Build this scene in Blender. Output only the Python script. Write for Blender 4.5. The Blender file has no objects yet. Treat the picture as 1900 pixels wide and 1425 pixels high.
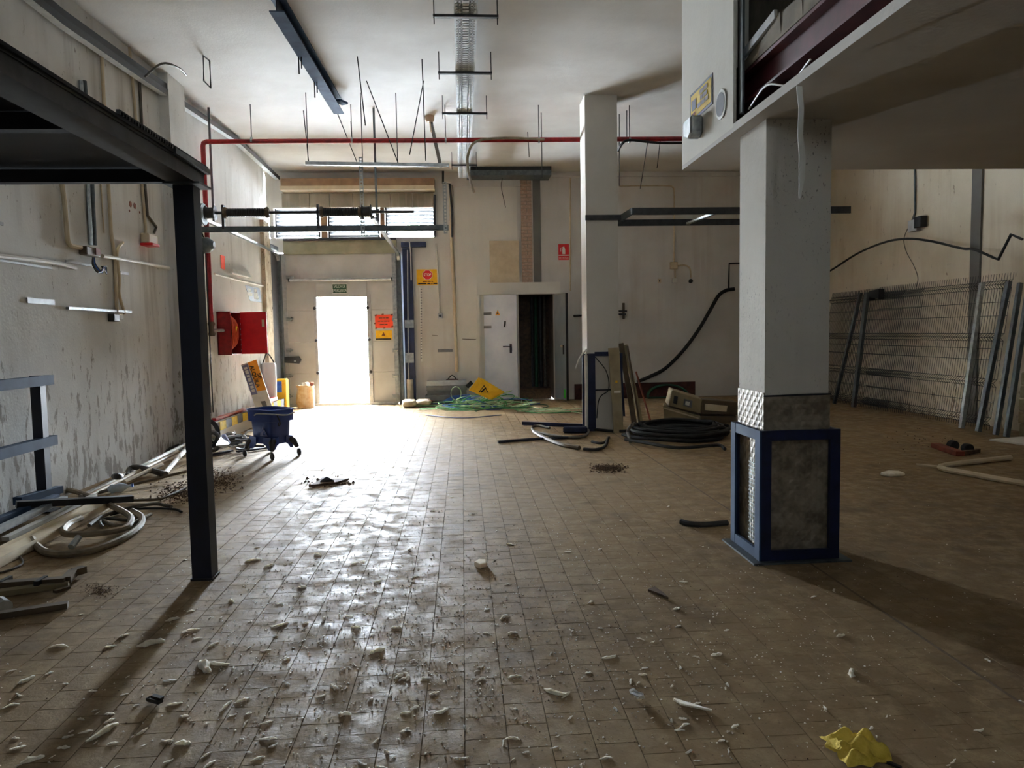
import bpy, bmesh, math, random
from mathutils import Vector, Matrix
random.seed(7)
SC = bpy.context.scene
COL = SC.collection
# ------------------------------------------------------------------ camera
F, CX, CY, H = 1350.0, 950.0, 712.5, 1.4          # focal length in pixels of the 1900x1425 frame, eye height
def _axes(vx=858.0, vy=618.0, roll=1.3):
    d = Vector(((vx-CX)/F, (vy-CY)/F, 1)).normalized()
    dn = Vector((math.sin(math.radians(roll)), math.cos(math.radians(roll)), 0))
    dn = (dn - d*dn.dot(d)).normalized()
    return Matrix((dn.cross(d), d, -dn))
RW = _axes()
EYE = Vector((0, 0, H))
cam = bpy.data.cameras.new('camera'); camo = bpy.data.objects.new('camera', cam); COL.objects.link(camo)
cam.sensor_fit = 'HORIZONTAL'; cam.sensor_width = 36; cam.lens = F/1900*36; cam.clip_end = 200; cam.clip_start = .05
r_, u_, b_ = RW @ Vector((1,0,0)), RW @ Vector((0,-1,0)), RW @ Vector((0,0,-1))
camo.matrix_world = Matrix(((r_.x,u_.x,b_.x,0),(r_.y,u_.y,b_.y,0),(r_.z,u_.z,b_.z,H),(0,0,0,1)))
SC.camera = camo
# ------------------------------------------------------------------ daylight
world = bpy.data.worlds.new('sky'); SC.world = world; world.use_nodes = True
bg = world.node_tree.nodes['Background']; bg.inputs[0].default_value = (.80, .90, 1, 1); bg.inputs[1].default_value = 640
SC.view_settings.view_transform = 'Standard'; SC.view_settings.look = 'None'
SC.view_settings.exposure = 0.58; SC.view_settings.gamma = 1
SC.cycles.max_bounces = 10; SC.cycles.diffuse_bounces = 6; SC.cycles.glossy_bounces = 3
SC.cycles.sample_clamp_indirect = 8; SC.cycles.caustics_reflective = False; SC.cycles.caustics_refractive = False
def portal(name, loc, sx, sy, rot):
    l = bpy.data.lights.new(name, 'AREA'); l.shape = 'RECTANGLE'; l.size = sx; l.size_y = sy
    l.cycles.is_portal = True
    o = bpy.data.objects.new(name, l); o.location = loc; o.rotation_euler = rot; COL.objects.link(o)
# ------------------------------------------------------------------ pixel -> place
def ray(px, py): return RW @ Vector(((px-CX)/F, (py-CY)/F, 1))
def on(px, py, ax, v):
    r = ray(px, py); return EYE + r*((v-EYE[ax])/r[ax])
LX, RX, BY, CZ, FYR = -3.6, 7.2, 14.8, 4.6, -4.0       # room: left wall, right wall, back wall, ceiling, rear wall
def fl(px, py, z=0.0): return on(px, py, 2, z)
def bw(px, py, y=BY): return on(px, py, 1, y)
def lw(px, py, off=0.0): return on(px, py, 0, LX+off)
def rw(px, py, off=0.0): return on(px, py, 0, RX-off)
def ce(px, py, off=0.0): return on(px, py, 2, CZ-off)
portal('door_daylight', (-2.55, 14.95, 1.05), 1.05, 2.1, (math.radians(-90), 0, 0))
portal('rear_fill_portal', (-1.0, -4.0, 3.7), 3.2, .8, (math.radians(90), 0, 0))  # sampling portal for the added fill window behind the camera
portal('louvre_daylight', (-2.1, 14.98, 3.6), 3.3, .75, (math.radians(-90), 0, 0))
# ------------------------------------------------------------------ materials
def lin(c):
    c = c/255.0; return c/12.92 if c <= .04045 else ((c+.055)/1.055)**2.4
def S(r, g, b): return (lin(r), lin(g), lin(b), 1)
M = {}
class N:
    def __init__(s, name, rough=.7, metal=0.0, spec=.4):
        m = bpy.data.materials.new(name); m.use_nodes = True; M[name] = m
        s.m = m; s.t = m.node_tree; s.n = s.t.nodes; s.l = s.t.links
        s.b = s.n['Principled BSDF']; s.b.inputs['Roughness'].default_value = rough
        s.b.inputs['Metallic'].default_value = metal; s.b.inputs['Specular IOR Level'].default_value = spec
        s.pos = s.n.new('ShaderNodeNewGeometry').outputs['Position']
    def noise(s, scale, detail=4, stretch=None, rough=.55, seed=0.0):
        v = s.pos
        if stretch or seed:
            mp = s.n.new('ShaderNodeMapping'); mp.inputs['Scale'].default_value = stretch or (1,1,1)
            mp.inputs['Location'].default_value = (seed, seed*.7, seed*1.3)
            s.l.new(v, mp.inputs['Vector']); v = mp.outputs[0]
        t = s.n.new('ShaderNodeTexNoise'); t.inputs['Scale'].default_value = scale; t.inputs['Detail'].default_value = detail
        t.inputs['Roughness'].default_value = rough; s.l.new(v, t.inputs['Vector']); return t.outputs[0]
    def voro(s, scale, feature='F1'):
        t = s.n.new('ShaderNodeTexVoronoi'); t.feature = feature; t.inputs['Scale'].default_value = scale
        s.l.new(s.pos, t.inputs['Vector']); return t.outputs[0]
    def ramp(s, f, a, b, va=0.0, vb=1.0):
        t = s.n.new('ShaderNodeMapRange'); t.inputs[1].default_value = a; t.inputs[2].default_value = b
        t.inputs[3].default_value = va; t.inputs[4].default_value = vb; s.l.new(f, t.inputs[0]); return t.outputs[0]
    def axis(s, k):
        t = s.n.new('ShaderNodeSeparateXYZ'); s.l.new(s.pos, t.inputs[0]); return t.outputs[k]
    def math(s, op, a, b):
        t = s.n.new('ShaderNodeMath'); t.operation = op
        for i, v in enumerate((a, b)):
            if isinstance(v, (int, float)): t.inputs[i].default_value = v
            else: s.l.new(v, t.inputs[i])
        return t.outputs[0]
    def mix(s, f, a, b):
        t = s.n.new('ShaderNodeMix'); t.data_type = 'RGBA'
        if isinstance(f, (int, float)): t.inputs[0].default_value = f
        else: s.l.new(f, t.inputs[0])
        for i, v in ((6, a), (7, b)):
            if isinstance(v, tuple): t.inputs[i].default_value = v
            else: s.l.new(v, t.inputs[i])
        return t.outputs[2]
    def color(s, c):
        if isinstance(c, tuple): s.b.inputs['Base Color'].default_value = c
        else: s.l.new(c, s.b.inputs['Base Color'])
        return s
    def rough(s, r): s.l.new(r, s.b.inputs['Roughness']); return s
    def bump(s, h, strength=.3, dist=.02):
        t = s.n.new('ShaderNodeBump'); t.inputs['Strength'].default_value = strength; t.inputs['Distance'].default_value = dist
        s.l.new(h, t.inputs['Height']); s.l.new(t.outputs[0], s.b.inputs['Normal']); return s
def simple(name, c1, c2=None, rough=.6, metal=0.0, scale=14, spec=.4, bump=.0):
    k = N(name, rough, metal, spec)
    if c2 is None: c2 = tuple(x*.78 for x in c1[:3])+(1,)
    n = k.noise(scale, 5)
    k.color(k.mix(k.ramp(n, .35, .68), c1, c2))
    if bump: k.bump(k.noise(scale*3, 4), bump, .01)
    return k
def plaster(name, c1, c2, stain, sa=.5, specks=None, streak=True, low=None, scale=1.0, bs=.35):
    k = N(name, .85, 0, .2)
    base = k.mix(k.ramp(k.noise(1.1*scale, 6, seed=3.1), .36, .66), c1, c2)
    if streak:
        st = k.noise(5*scale, 5, (1, 1, .07), seed=9.3)
        big = k.ramp(k.noise(.55*scale, 3, seed=1.7), .42, .66)
        base = k.mix(k.math('MULTIPLY', k.math('MULTIPLY', k.ramp(st, .48, .72), big), sa), base, stain)
    if specks:
        sp = k.ramp(k.noise(specks[0], 3, (1, 1, .55), seed=5.5, rough=.7), specks[1], specks[1]+.05)
        reg = k.ramp(k.noise(.9, 3, seed=12.0), .42, .58)
        base = k.mix(k.math('MULTIPLY', sp, reg), base, specks[2])
    if low:     # peeling, mouldy plaster in ragged patches along the foot of the wall
        z = k.ramp(k.axis(2), low[0], low[1], 1, 0)
        pn = k.noise(13, 6, (1, 1, .32), seed=7.7, rough=.7)
        msk = k.ramp(k.math('ADD', pn, k.math('MULTIPLY', z, .14)), .64, .69)
        base = k.mix(k.math('MULTIPLY', msk, .8), base, low[2])
    k.color(base)
    k.bump(k.math('ADD', k.noise(3*scale, 6), k.math('MULTIPLY', k.noise(40, 4), .25)), .35, .02)
    return k
plaster('wall_left', S(224,223,219), S(205,202,196), S(120,108,94), .75, (26, .68, S(100,92,82)), low=(.1, 1.7, S(128,119,106)))
plaster('wall_back', S(216,213,207), S(201,196,188), S(160,140,118), .35, (30, .72, S(130,110,92)))
plaster('wall_right', S(222,212,192), S(206,194,170), S(168,140,104), .5, (22, .72, S(120,102,82)), low=(-.1, .8, S(120,98,76)))
plaster('ceiling', S(228,226,221), S(213,209,203), S(170,160,150), .2, (36, .72, S(110,102,94)), streak=False)
plaster('column_paint', S(212,207,197), S(198,192,181), S(120,112,104), .3, (60, .62, S(128,122,114)))
plaster('column_smooth', S(204,199,190), S(190,185,175), S(150,144,135), .2)
plaster('soffit_board', S(208,204,198), S(196,191,184), S(170,160,148), .2, streak=False)
plaster('panel_white', S(226,222,212), S(214,210,200), S(180,172,160), .2)
plaster('grey_render', S(112,110,106), S(98,96,92), S(80,78,74), .3)
plaster('dirty_board', S(150,142,126), S(112,106,94), S(196,188,172), .9, scale=1.6)
plaster('stone', S(196,184,164), S(150,136,116), S(90,76,60), .6, (20,.6,S(70,58,46)), scale=3)
# floor: dusty stoneware tiles
k = N('floor_tile', .6, 0, .10)
dust = k.ramp(k.noise(.8, 6, seed=2.2), .35, .65)
col = k.mix(dust, S(142,119,88), S(122,101,74))
col = k.mix(k.ramp(k.noise(9, 6, seed=4.0, rough=.7), .46, .70), col, S(160,139,106))
col = k.mix(k.ramp(k.noise(60, 4, seed=6.0, rough=.75), .60, .70), col, S(98,80,62))
col = k.mix(k.math('MULTIPLY', k.ramp(k.noise(2.6, 5, seed=8.0), .56, .70), .55), col, S(100,82,64))
k.color(col)
k.rough(k.ramp(k.noise(7, 5, seed=11.0, rough=.65), .38, .64, .54, .92))
k.bump(k.math('ADD', k.noise(26, 5, rough=.65), k.math('MULTIPLY', k.noise(110, 3), .5)), .24, .010)
simple('grout', S(110,92,69), S(94,78,58), .95)
simple('floor_slab', S(120,104,86), S(104,88,70), .85)
simple('outside_ground', S(190,186,178), S(170,166,158), .9)
# ------------------------------------------------------------------ mesh helpers
WL = {}
def wloc(o):
    return WL.get(o.name, Vector((0,0,0))) if o else Vector((0,0,0))
def tag(o, label=None, cat=None, group=None, kind=None):
    if label: o['label'] = label
    if cat: o['category'] = cat
    if group: o['group'] = group
    if kind: o['kind'] = kind
    return o
def thing(name, label, cat, loc, group=None):
    o = bpy.data.objects.new(name, None); COL.objects.link(o); o.empty_display_size = .05
    o.location = loc; WL[o.name] = Vector(loc)
    return tag(o, label, cat, group)
class MB:
    def __init__(s): s.v = []; s.f = []
    def add(s, vs, fs):
        n = len(s.v); s.v += [Vector(p) for p in vs]; s.f += [tuple(i+n for i in f) for f in fs]; return s
    def box(s, x0, x1, y0, y1, z0, z1):
        return s.add([(x0,y0,z0),(x1,y0,z0),(x1,y1,z0),(x0,y1,z0),(x0,y0,z1),(x1,y0,z1),(x1,y1,z1),(x0,y1,z1)],
                     [(3,2,1,0),(4,5,6,7),(0,1,5,4),(1,2,6,5),(2,3,7,6),(3,0,4,7)])
    def bar(s, p, q, w, h, up=(0,0,1)):
        p, q = Vector(p), Vector(q); d = (q-p).normalized(); u = Vector(up)
        if abs(d.dot(u)) > .98: u = Vector((0,1,0)) if abs(d.z) > .9 else Vector((0,0,1))
        a = d.cross(u).normalized(); u = a.cross(d)
        vs = [c + a*(i*w/2) + u*(j*h/2) for c in (p, q) for i, j in ((-1,-1),(1,-1),(1,1),(-1,1))]
        return s.add(vs, [(0,1,2,3),(7,6,5,4),(0,4,5,1),(1,5,6,2),(2,6,7,3),(3,7,4,0)])
    def tube(s, pts, r, n=8, closed=False, cap=True):
        pts = [Vector(p) for p in pts]; m = len(pts); rings = []
        pu = None
        for i, p in enumerate(pts):
            a = pts[i-1] if (i or closed) else p; b = pts[(i+1) % m] if (i < m-1 or closed) else p
            d = (b-a)
            d = d.normalized() if d.length > 1e-9 else Vector((0,0,1))
            if pu is None: pu = Vector((0,0,1)) if abs(d.z) < .9 else Vector((0,1,0))
            x = pu - d*pu.dot(d)
            if x.length < 1e-5: x = d.orthogonal()
            x.normalize(); pu = x; y = d.cross(x)
            rr = r[i] if isinstance(r, (list, tuple)) else r
            rings.append([p + x*(math.cos(t*2*math.pi/n)*rr) + y*(math.sin(t*2*math.pi/n)*rr) for t in range(n)])
        vs = [v for g in rings for v in g]; fs = []
        for i in range(m if closed else m-1):
            j = (i+1) % m
            fs += [(i*n+t, i*n+(t+1)%n, j*n+(t+1)%n, j*n+t) for t in range(n)]
        if cap and not closed:
            fs += [tuple(reversed(range(n))), tuple(range((m-1)*n, m*n))]
        return s.add(vs, fs)
    def prism(s, poly, d):      # polygon (list of 3-D points) pushed along vector d
        n = len(poly); d = Vector(d)
        vs = [Vector(p) for p in poly] + [Vector(p)+d for p in poly]
        return s.add(vs, [tuple(reversed(range(n))), tuple(range(n, 2*n))] + [(i, (i+1)%n, n+(i+1)%n, n+i) for i in range(n)])
    def lathe(s, c, axis, prof, n=16):   # prof: (radius, along)
        c = Vector(c); ax = Vector(axis).normalized(); x = ax.orthogonal().normalized(); y = ax.cross(x)
        vs = [c + ax*a + (x*math.cos(t*2*math.pi/n) + y*math.sin(t*2*math.pi/n))*r for r, a in prof for t in range(n)]
        fs = [(i*n+t, i*n+(t+1)%n, (i+1)*n+(t+1)%n, (i+1)*n+t) for i in range(len(prof)-1) for t in range(n)]
        fs += [tuple(reversed(range(n))), tuple(range((len(prof)-1)*n, len(prof)*n))]
        return s.add(vs, fs)
    def build(s, name, mat, parent=None, origin=None, smooth=False, bevel=0.0):
        if parent is not None: o0 = wloc(parent)
        elif origin is not None: o0 = Vector(origin)
        else:
            xs = [v.x for v in s.v]; ys = [v.y for v in s.v]; zs = [v.z for v in s.v]
            o0 = Vector(((min(xs)+max(xs))/2, (min(ys)+max(ys))/2, min(zs)))
        me = bpy.data.meshes.new(name); me.from_pydata([v-o0 for v in s.v], [], s.f)
        bm = bmesh.new(); bm.from_mesh(me); bmesh.ops.recalc_face_normals(bm, faces=bm.faces)
        if bevel: bmesh.ops.bevel(bm, geom=bm.edges[:], offset=bevel, segments=1, affect='EDGES', clamp_overlap=True)
        bm.to_mesh(me); bm.free()
        if smooth:
            for p in me.polygons: p.use_smooth = True
            try: me.set_sharp_from_angle(angle=math.radians(40))
            except Exception: pass
        me.materials.append(M[mat])
        o = bpy.data.objects.new(name, me); COL.objects.link(o)
        if parent is not None: o.parent = parent; WL[o.name] = Vector(o0)
        else: o.location = o0; WL[o.name] = Vector(o0)
        return o
def spline(pts, k=6):
    p = [Vector(x) for x in pts]; q = [2*p[0]-p[1]] + p + [2*p[-1]-p[-2]]; out = []
    for i in range(1, len(q)-2):
        for j in range(k):
            t = j/k; a, b, c, d = q[i-1], q[i], q[i+1], q[i+2]
            out.append(.5*((2*b) + (c-a)*t + (2*a-5*b+4*c-d)*t*t + (3*b-a-3*c+d)*t*t*t))
    return out + [p[-1]]
def struct(name, mb, mat, label=None, parent=None):
    o = mb.build(name, mat, parent)
    if parent is None: tag(o, label, None, None, 'structure')
    return o
def text(name, body, size, origin, xdir, ydir, mat, parent, align='CENTER', bold=0.0, width=None):
    cu = bpy.data.curves.new(name, 'FONT'); cu.body = body; cu.size = size; cu.align_x = align; cu.align_y = 'CENTER'
    cu.offset = bold; cu.resolution_u = 3; cu.extrude = .0006
    o = bpy.data.objects.new(name, cu); COL.objects.link(o)
    me = bpy.data.meshes.new_from_object(o.evaluated_get(bpy.context.evaluated_depsgraph_get()))
    bpy.data.objects.remove(o); bpy.data.curves.remove(cu)
    X = Vector(xdir).normalized(); Y = Vector(ydir).normalized(); Z = X.cross(Y)
    if width:
        w = max((v.co.x for v in me.vertices), default=1)-min((v.co.x for v in me.vertices), default=0)
        sx = width/max(w, 1e-6)
    else: sx = 1
    o0 = wloc(parent); O = Vector(origin)
    for v in me.vertices: v.co = O + X*v.co.x*sx + Y*v.co.y + Z*v.co.z - o0
    me.materials.clear(); me.materials.append(M[mat]); me.name = name
    o = bpy.data.objects.new(name, me); COL.objects.link(o); o.parent = parent
    return o
# ------------------------------------------------------------------ the room
# floor with its tiles
floor = struct('floor', MB().box(LX-.3, RX+.2, FYR-.2, BY+.2, -.2, -.003), 'grout', 'dusty square stoneware tile floor')
TP = .147
tme = None
def tile_geo(cx, cy, s, h, dz=0.0):
    a = s/2; b = a-.0008
    return ([(cx-a,cy-a,-.004),(cx+a,cy-a,-.004),(cx+a,cy+a,-.004),(cx-a,cy+a,-.004),
             (cx-b,cy-b,dz),(cx+b,cy-b,dz),(cx+b,cy+b,dz),(cx-b,cy+b,dz)],
            [(4,5,6,7),(0,1,5,4),(1,2,6,5),(2,3,7,6),(3,0,4,7)])
spots = []
for i in range(int((LX-.25)/TP)-1, int(RX/TP)+1):
    x = i*TP + .05
    if x-TP/2 < LX-.25 or x+TP/2 > RX: continue
    off = (.5 if i % 2 else 0) + random.uniform(-.06, .06)
    for j in range(int(1.2/TP), int(BY/TP)):
        y = (j+off)*TP
        if y+TP/2 < BY: spots.append((x, y))
def vis_size(p):
    c = RW.transposed() @ (Vector((p[0], p[1], 0))-EYE)
    u, v = CX+F*c.x/c.z, CY+F*c.y/c.z
    inside = -20 < u < 1920 and v < 1445
    return (0 if inside else 1, p[1])
spots.sort(key=vis_size)
g = MB().add(*tile_geo(0, 0, TP-.0018, 0))
for n, (x, y) in enumerate(spots[:300]):
    if n == 0:
        t0 = g.build('tile', 'floor_tile', floor); t0.data.transform(Matrix.Translation(wloc(floor))); t = t0
    else:
        t = t0.copy(); COL.objects.link(t)
    t.location = Vector((x, y, random.uniform(-.0003, .0003)))-wloc(floor)
g = MB()
for x, y in spots[300:]: g.add(*tile_geo(x, y, TP-.0018, 0, random.uniform(-.0003, .0003)))
rest = g.build('tile_field', 'floor_tile', floor); rest['kind'] = 'stuff'
struct('ceiling', MB().box(LX-.3, RX+.2, FYR-.2, BY+.3, CZ, CZ+.15), 'ceiling', 'stained pale plaster ceiling')
# left wall, ends before the loading door recess
struct('wall_left', MB().box(LX-.25, LX, FYR, 13.95, -.05, CZ).box(LX-.5, LX-.25, 13.7, BY+.2, -.05, CZ), 'wall_left', 'dirty peeling white left wall')
struct('trim_1', MB().box(LX, LX+.12, 9.28, 9.8, 0, CZ), 'wall_left', 'shallow plastered pilaster on the left wall')
struct('trim_2', MB().box(LX, LX+.07, 13.55, 13.95, 0, 3.5), 'stone', 'rough stone edge of the left wall at the loading door')
struct('wall_right', MB().box(RX, RX+.2, FYR, BY+.2, -.05, CZ), 'wall_right', 'cream stained right wall')
# back wall with the loading door opening, the louvre row above and the cupboard niche
dl, dr = bw(526, 600).x-.25, bw(738, 600).x
dt = bw(630, 468).z
lvx1 = bw(806, 410).x; lvz0, lvz1 = bw(650, 441).z, bw(650, 386).z
nx0, nx1 = bw(893, 640).x, bw(1029, 640).x; nz1 = bw(960, 545).z
Y0, Y1 = BY, BY+.2
b = MB()
b.box(dl, dr, Y0, Y1, dt, lvz0)                       # greenish lintel zone
b.box(dl, lvx1, Y0, Y1, lvz1, CZ)
b.box(dr, lvx1, Y0, Y1, 0, lvz0)
b.box(lvx1, nx0, Y0, Y1, 0, CZ)
b.box(nx0, nx1, Y0, Y1, nz1, CZ)
b.box(nx1, RX, Y0, Y1, 0, CZ)
struct('wall_back', b, 'wall_back', 'patched off-white back wall')
# rear wall behind the camera
wz0, wz1, wxa, wxb = 3.3, 4.1, -2.6, .6
b = MB().box(LX-.3, RX+.2, FYR-.2, FYR, -.05, wz0).box(LX-.3, RX+.2, FYR-.2, FYR, wz1, CZ).box(LX-.3, wxa, FYR-.2, FYR, wz0, wz1).box(wxb, RX+.2, FYR-.2, FYR, wz0, wz1)
struct('wall_rear', b, 'grey_render', 'plain rear wall behind the viewer')
k = N('fill_tint_glass'); k.n.remove(k.b); tb = k.n.new('ShaderNodeBsdfTransparent'); tb.inputs[0].default_value = (.025,.025,.024,1)  # pane tint only sets how much fill light comes through
k.l.new(tb.outputs[0], k.n['Material Output'].inputs[0])
wr = struct('window_4', MB().box(wxa, wxb, FYR-.12, FYR-.08, wz0, wz0+.04).box(wxa, wxb, FYR-.12, FYR-.08, wz1-.04, wz1).box(wxa, wxa+.04, FYR-.12, FYR-.08, wz0, wz1).box(wxb-.04, wxb, FYR-.12, FYR-.08, wz0, wz1), 'grout', 'added high fill-light window in the unseen rear wall')  # invented window, added to give fill light from behind the camera
for i in range(4):
    xa_ = wxa+.04+(wxb-wxa-.08)*i/4; MB().box(xa_+.005, xa_+(wxb-wxa-.08)/4-.005, FYR-.102, FYR-.1, wz0+.04, wz1-.04).build('pane', 'fill_tint_glass', wr)
struct('ground_outside', MB().box(-14, 12, BY+.2, 30, -.3, -.04), 'outside_ground', 'pale concrete yard outside the loading door')
struct('light_blocker_outside', MB().box(-.9, 7, 16.6, 26, -.1, 7), 'wall_back', 'added unseen block shading the left wall from door daylight')  # unseen box added to keep door skylight off the left wall
# niche behind the grey double doors
nb = MB().box(nx0-.1, nx1+.1, BY+1.0, BY+1.1, 0, nz1+.2).box(nx0-.1, nx0, BY+.2, BY+1, 0, nz1+.2).box(nx1, nx1+.1, BY+.2, BY+1, 0, nz1+.2).box(nx0-.1, nx1+.1, BY+.2, BY+1, nz1, nz1+.1)
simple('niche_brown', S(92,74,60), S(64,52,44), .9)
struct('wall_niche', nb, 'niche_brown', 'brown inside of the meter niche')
# ------------------------------------------------------------------ more materials
simple('navy_paint', S(17,29,66), S(11,19,46), .45, .0, 9)
simple('platform_black', S(12,15,26), S(7,9,16), .7, 0, 6)
simple('navy_dark', S(16,22,42), S(9,13,26), .5, 0, 6)
simple('slate_blue', S(56,76,104), S(44,62,86), .75, 0, 6, .15)
simple('rail_blue', S(62,76,98), S(46,58,78), .9, 0, 6, .05)
simple('galvanised', S(176,180,180), S(140,146,148), .42, .75, 20)
simple('galvanised_dark', S(98,104,106), S(76,82,84), .5, .6, 14)
simple('tray_zinc', S(222,226,226), S(198,204,206), .45, .25, 16)
simple('dark_steel', S(52,52,54), S(34,34,36), .5, .4)
simple('black_plastic', S(24,24,26), S(14,14,16), .5)
simple('black_rubber', S(34,33,32), S(20,20,20), .75)
simple('grey_cable', S(92,86,76), S(68,62,54), .65)
simple('beige_hose', S(150,138,116), S(116,104,86), .6, 0, 10)
simple('red_paint', S(150,22,26), S(112,14,18), .4)
simple('red_bright', S(206,24,30), S(190,18,24), .5)
simple('orange_red', S(240,78,44), S(226,64,34), .7)
simple('hose_orange', S(196,70,34), S(160,50,26), .6)
simple('yellow', S(240,186,20), S(226,168,12), .6)
simple('yellow_paint', S(226,192,40), S(200,166,30), .7)
simple('sign_white', S(238,238,232), S(224,224,218), .6)
simple('sign_green', S(22,72,48), S(16,58,38), .55)
simple('print_black', S(22,20,20), S(16,15,15), .7)
simple('print_grey', S(112,112,116), S(98,98,102), .7)
simple('orange_sign', S(246,168,50), S(238,152,36), .6)
simple('lilac_sign', S(120,122,158), S(104,106,142), .6)
simple('poster_dark', S(48,52,66), S(36,40,52), .6)
simple('door_panel', S(206,206,204), S(190,189,186), .5, 0, 2, .4)
simple('jamb_grey', S(196,198,200), S(176,178,180), .4, .2)
simple('aluminium', S(206,210,212), S(176,180,184), .35, .7)
simple('louvre', S(34,38,44), S(24,27,32), .5, .3)
simple('wood_brown', S(142,112,82), S(110,84,60), .8, 0, 6, bump=.2)
simple('green_lintel', S(150,146,122), S(124,120,98), .8, 0, 4)
simple('brick', S(164,132,112), S(190,168,148), .9, 0, 30, bump=.4)
simple('mortar', S(150,138,124), S(124,112,100), .95, 0, 30)
simple('leaf_white', S(226,230,240), S(206,212,226), .35, 0, 3)
simple('leaf_grey', S(150,158,164), S(134,142,148), .4, .1, 3)
simple('pvc_white', S(222,220,212), S(206,202,192), .5, 0, 6)
simple('pvc_beige', S(206,190,160), S(186,168,138), .55, 0, 6)
simple('tan_metal', S(150,136,104), S(126,112,84), .55, .0, 5)
simple('bronze_metal', S(98,82,62), S(74,62,46), .55, .1, 5)
simple('maroon', S(92,36,42), S(66,26,30), .55, 0, 8)
simple('membrane', S(140,130,114), S(104,96,84), .9, 0, 5, bump=.5)
simple('concrete', S(168,160,146), S(138,130,118), .9, 0, 8, bump=.3)
simple('block_beige', S(168,156,124), S(140,128,100), .9, 0, 12, bump=.3)
simple('green_wire', S(88,168,100), S(52,122,72), .5)
simple('pale_wire', S(196,214,168), S(150,178,140), .5)
simple('blue_wire', S(44,92,170), S(30,66,136), .5)
simple('bucket_blue', S(32,58,128), S(22,44,104), .35, 0, 3)
k = simple('foam', S(246,237,218), S(228,214,190), .95, 0, 40, bump=.3)
k.b.inputs['Subsurface Weight'].default_value = .7; k.b.inputs['Subsurface Scale'].default_value = .02; k.b.inputs['Subsurface Radius'].default_value = (1, .9, .75)
simple('cloth_yellow', S(224,196,84), S(200,170,60), .9, 0, 30, bump=.3)
simple('paper_bag', S(206,170,122), S(232,220,204), .8, 0, 9)
simple('sack', S(196,178,150), S(166,148,122), .9, 0, 12, bump=.3)
simple('rust', S(128,62,38), S(92,44,28), .8, 0, 10)
simple('soil', S(96,74,54), S(66,50,38), .95, 0, 20)
simple('green_note', S(70,220,70), S(60,204,60), .7)
simple('plastic_clear', S(206,220,232), S(176,196,216), .2, 0, 12)
simple('red_brown', S(84,48,42), S(60,34,30), .8)
# diamond tread plate
k = N('tread_plate', .55, .25)
w1 = k.n.new('ShaderNodeTexWave'); w1.wave_type = 'BANDS'; w1.bands_direction = 'DIAGONAL'; w1.inputs['Scale'].default_value = 9; w1.inputs['Distortion'].default_value = 1.5
mp = k.n.new('ShaderNodeMapping'); mp.inputs['Scale'].default_value = (1, 1, -1); k.l.new(k.pos, mp.inputs[0])
w2 = k.n.new('ShaderNodeTexWave'); w2.wave_type = 'BANDS'; w2.bands_direction = 'DIAGONAL'; w2.inputs['Scale'].default_value = 9; w2.inputs['Distortion'].default_value = 1.5
k.l.new(k.pos, w1.inputs[0]); k.l.new(mp.outputs[0], w2.inputs[0])
hh = k.math('MAXIMUM', w1.outputs[1], w2.outputs[1])
k.color(k.mix(k.ramp(k.noise(12, 5), .4, .65), S(150,138,120), S(108,96,80))); k.bump(hh, .6, .01)

def rectbox(mb, p, q, y0, y1):       # box between two wall points, from depth y0 to y1
    return mb.box(min(p.x,q.x), max(p.x,q.x), y0, y1, min(p.z,q.z), max(p.z,q.z))
def bbox(px0, py0, px1, py1, y0, y1, Y=BY):      # box whose front outline on plane y0 is the pixel rectangle
    return rectbox(MB(), bw(px0, py0, y0), bw(px1, py1, y0), y0, y1)
def sroot(name, label, loc):
    o = bpy.data.objects.new(name, None); COL.objects.link(o); o.empty_display_size = .05
    o.location = loc; WL[o.name] = Vector(loc); return tag(o, label, None, None, 'structure')
XR, ZU = (1,0,0), (0,0,1)
# ------------------------------------------------------------------ loading door
DY = BY-.06
d = sroot('door_1', 'white sectional loading door with an open wicket door', (bw(630,748).x, DY, 0))
x0, x1 = bw(529, 610, DY).x-.1, bw(736, 610, DY).x
wx0, wx1, wz = bw(590, 650, DY).x, bw(684, 650, DY).x, bw(636, 551, DY).z
zs = [0.03] + [bw(560, y, DY).z for y in (693, 635, 577, 519, 471)]
for i in range(5):
    za, zb = zs[i], zs[i+1]
    if za > wz: pieces = [(x0, x1, za, zb)]
    elif zb > wz: pieces = [(x0, wx0, za, zb), (wx1, x1, za, zb), (wx0, wx1, wz, zb)]
    else: pieces = [(x0, wx0, za, zb), (wx1, x1, za, zb)]
    for a, b_, c, e in pieces:
        MB().box(a, b_, DY, DY+.045, c, e).build('section_panel', 'door_panel', d, bevel=.007)
jf = MB(); jf.box(wx0-.05, wx0+.01, DY-.03, DY+.05, .03, wz+.02); jf.build('wicket_jamb', 'jamb_grey', d)
jf = MB(); jf.box(wx1-.01, wx1+.07, DY-.03, DY+.05, .03, wz+.02); jf.build('wicket_jamb', 'jamb_grey', d)
MB().box(wx0-.05, wx1+.07, DY-.03, DY+.05, wz, wz+.05).build('wicket_head', 'door_panel', d)
MB().box(x0, x1, DY+.046, DY+.05, .03, zs[5]+.05) if False else MB().box(x0, x1, DY-.05, DY+.05, 0, .05).build('bottom_seal', 'aluminium', d)
for px, py in ((584,572),(587,632),(590,692),(682,571),(685,630),(688,690)):
    c = bw(px, py, DY-.035)
    MB().lathe(c, (0,-1,0), [(.030,-.01),(.033,.006),(.024,.016)], 14).build('hinge_cap', 'black_plastic', d, smooth=True)
bz = bw(630, 519, DY-.05).z
MB().tube([(bw(536,519,DY-.06).x, DY-.06, bz), (bw(727,518,DY-.06).x, DY-.06, bz)], .028, 10).build('stiffener_tube', 'aluminium', d, smooth=True)
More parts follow.
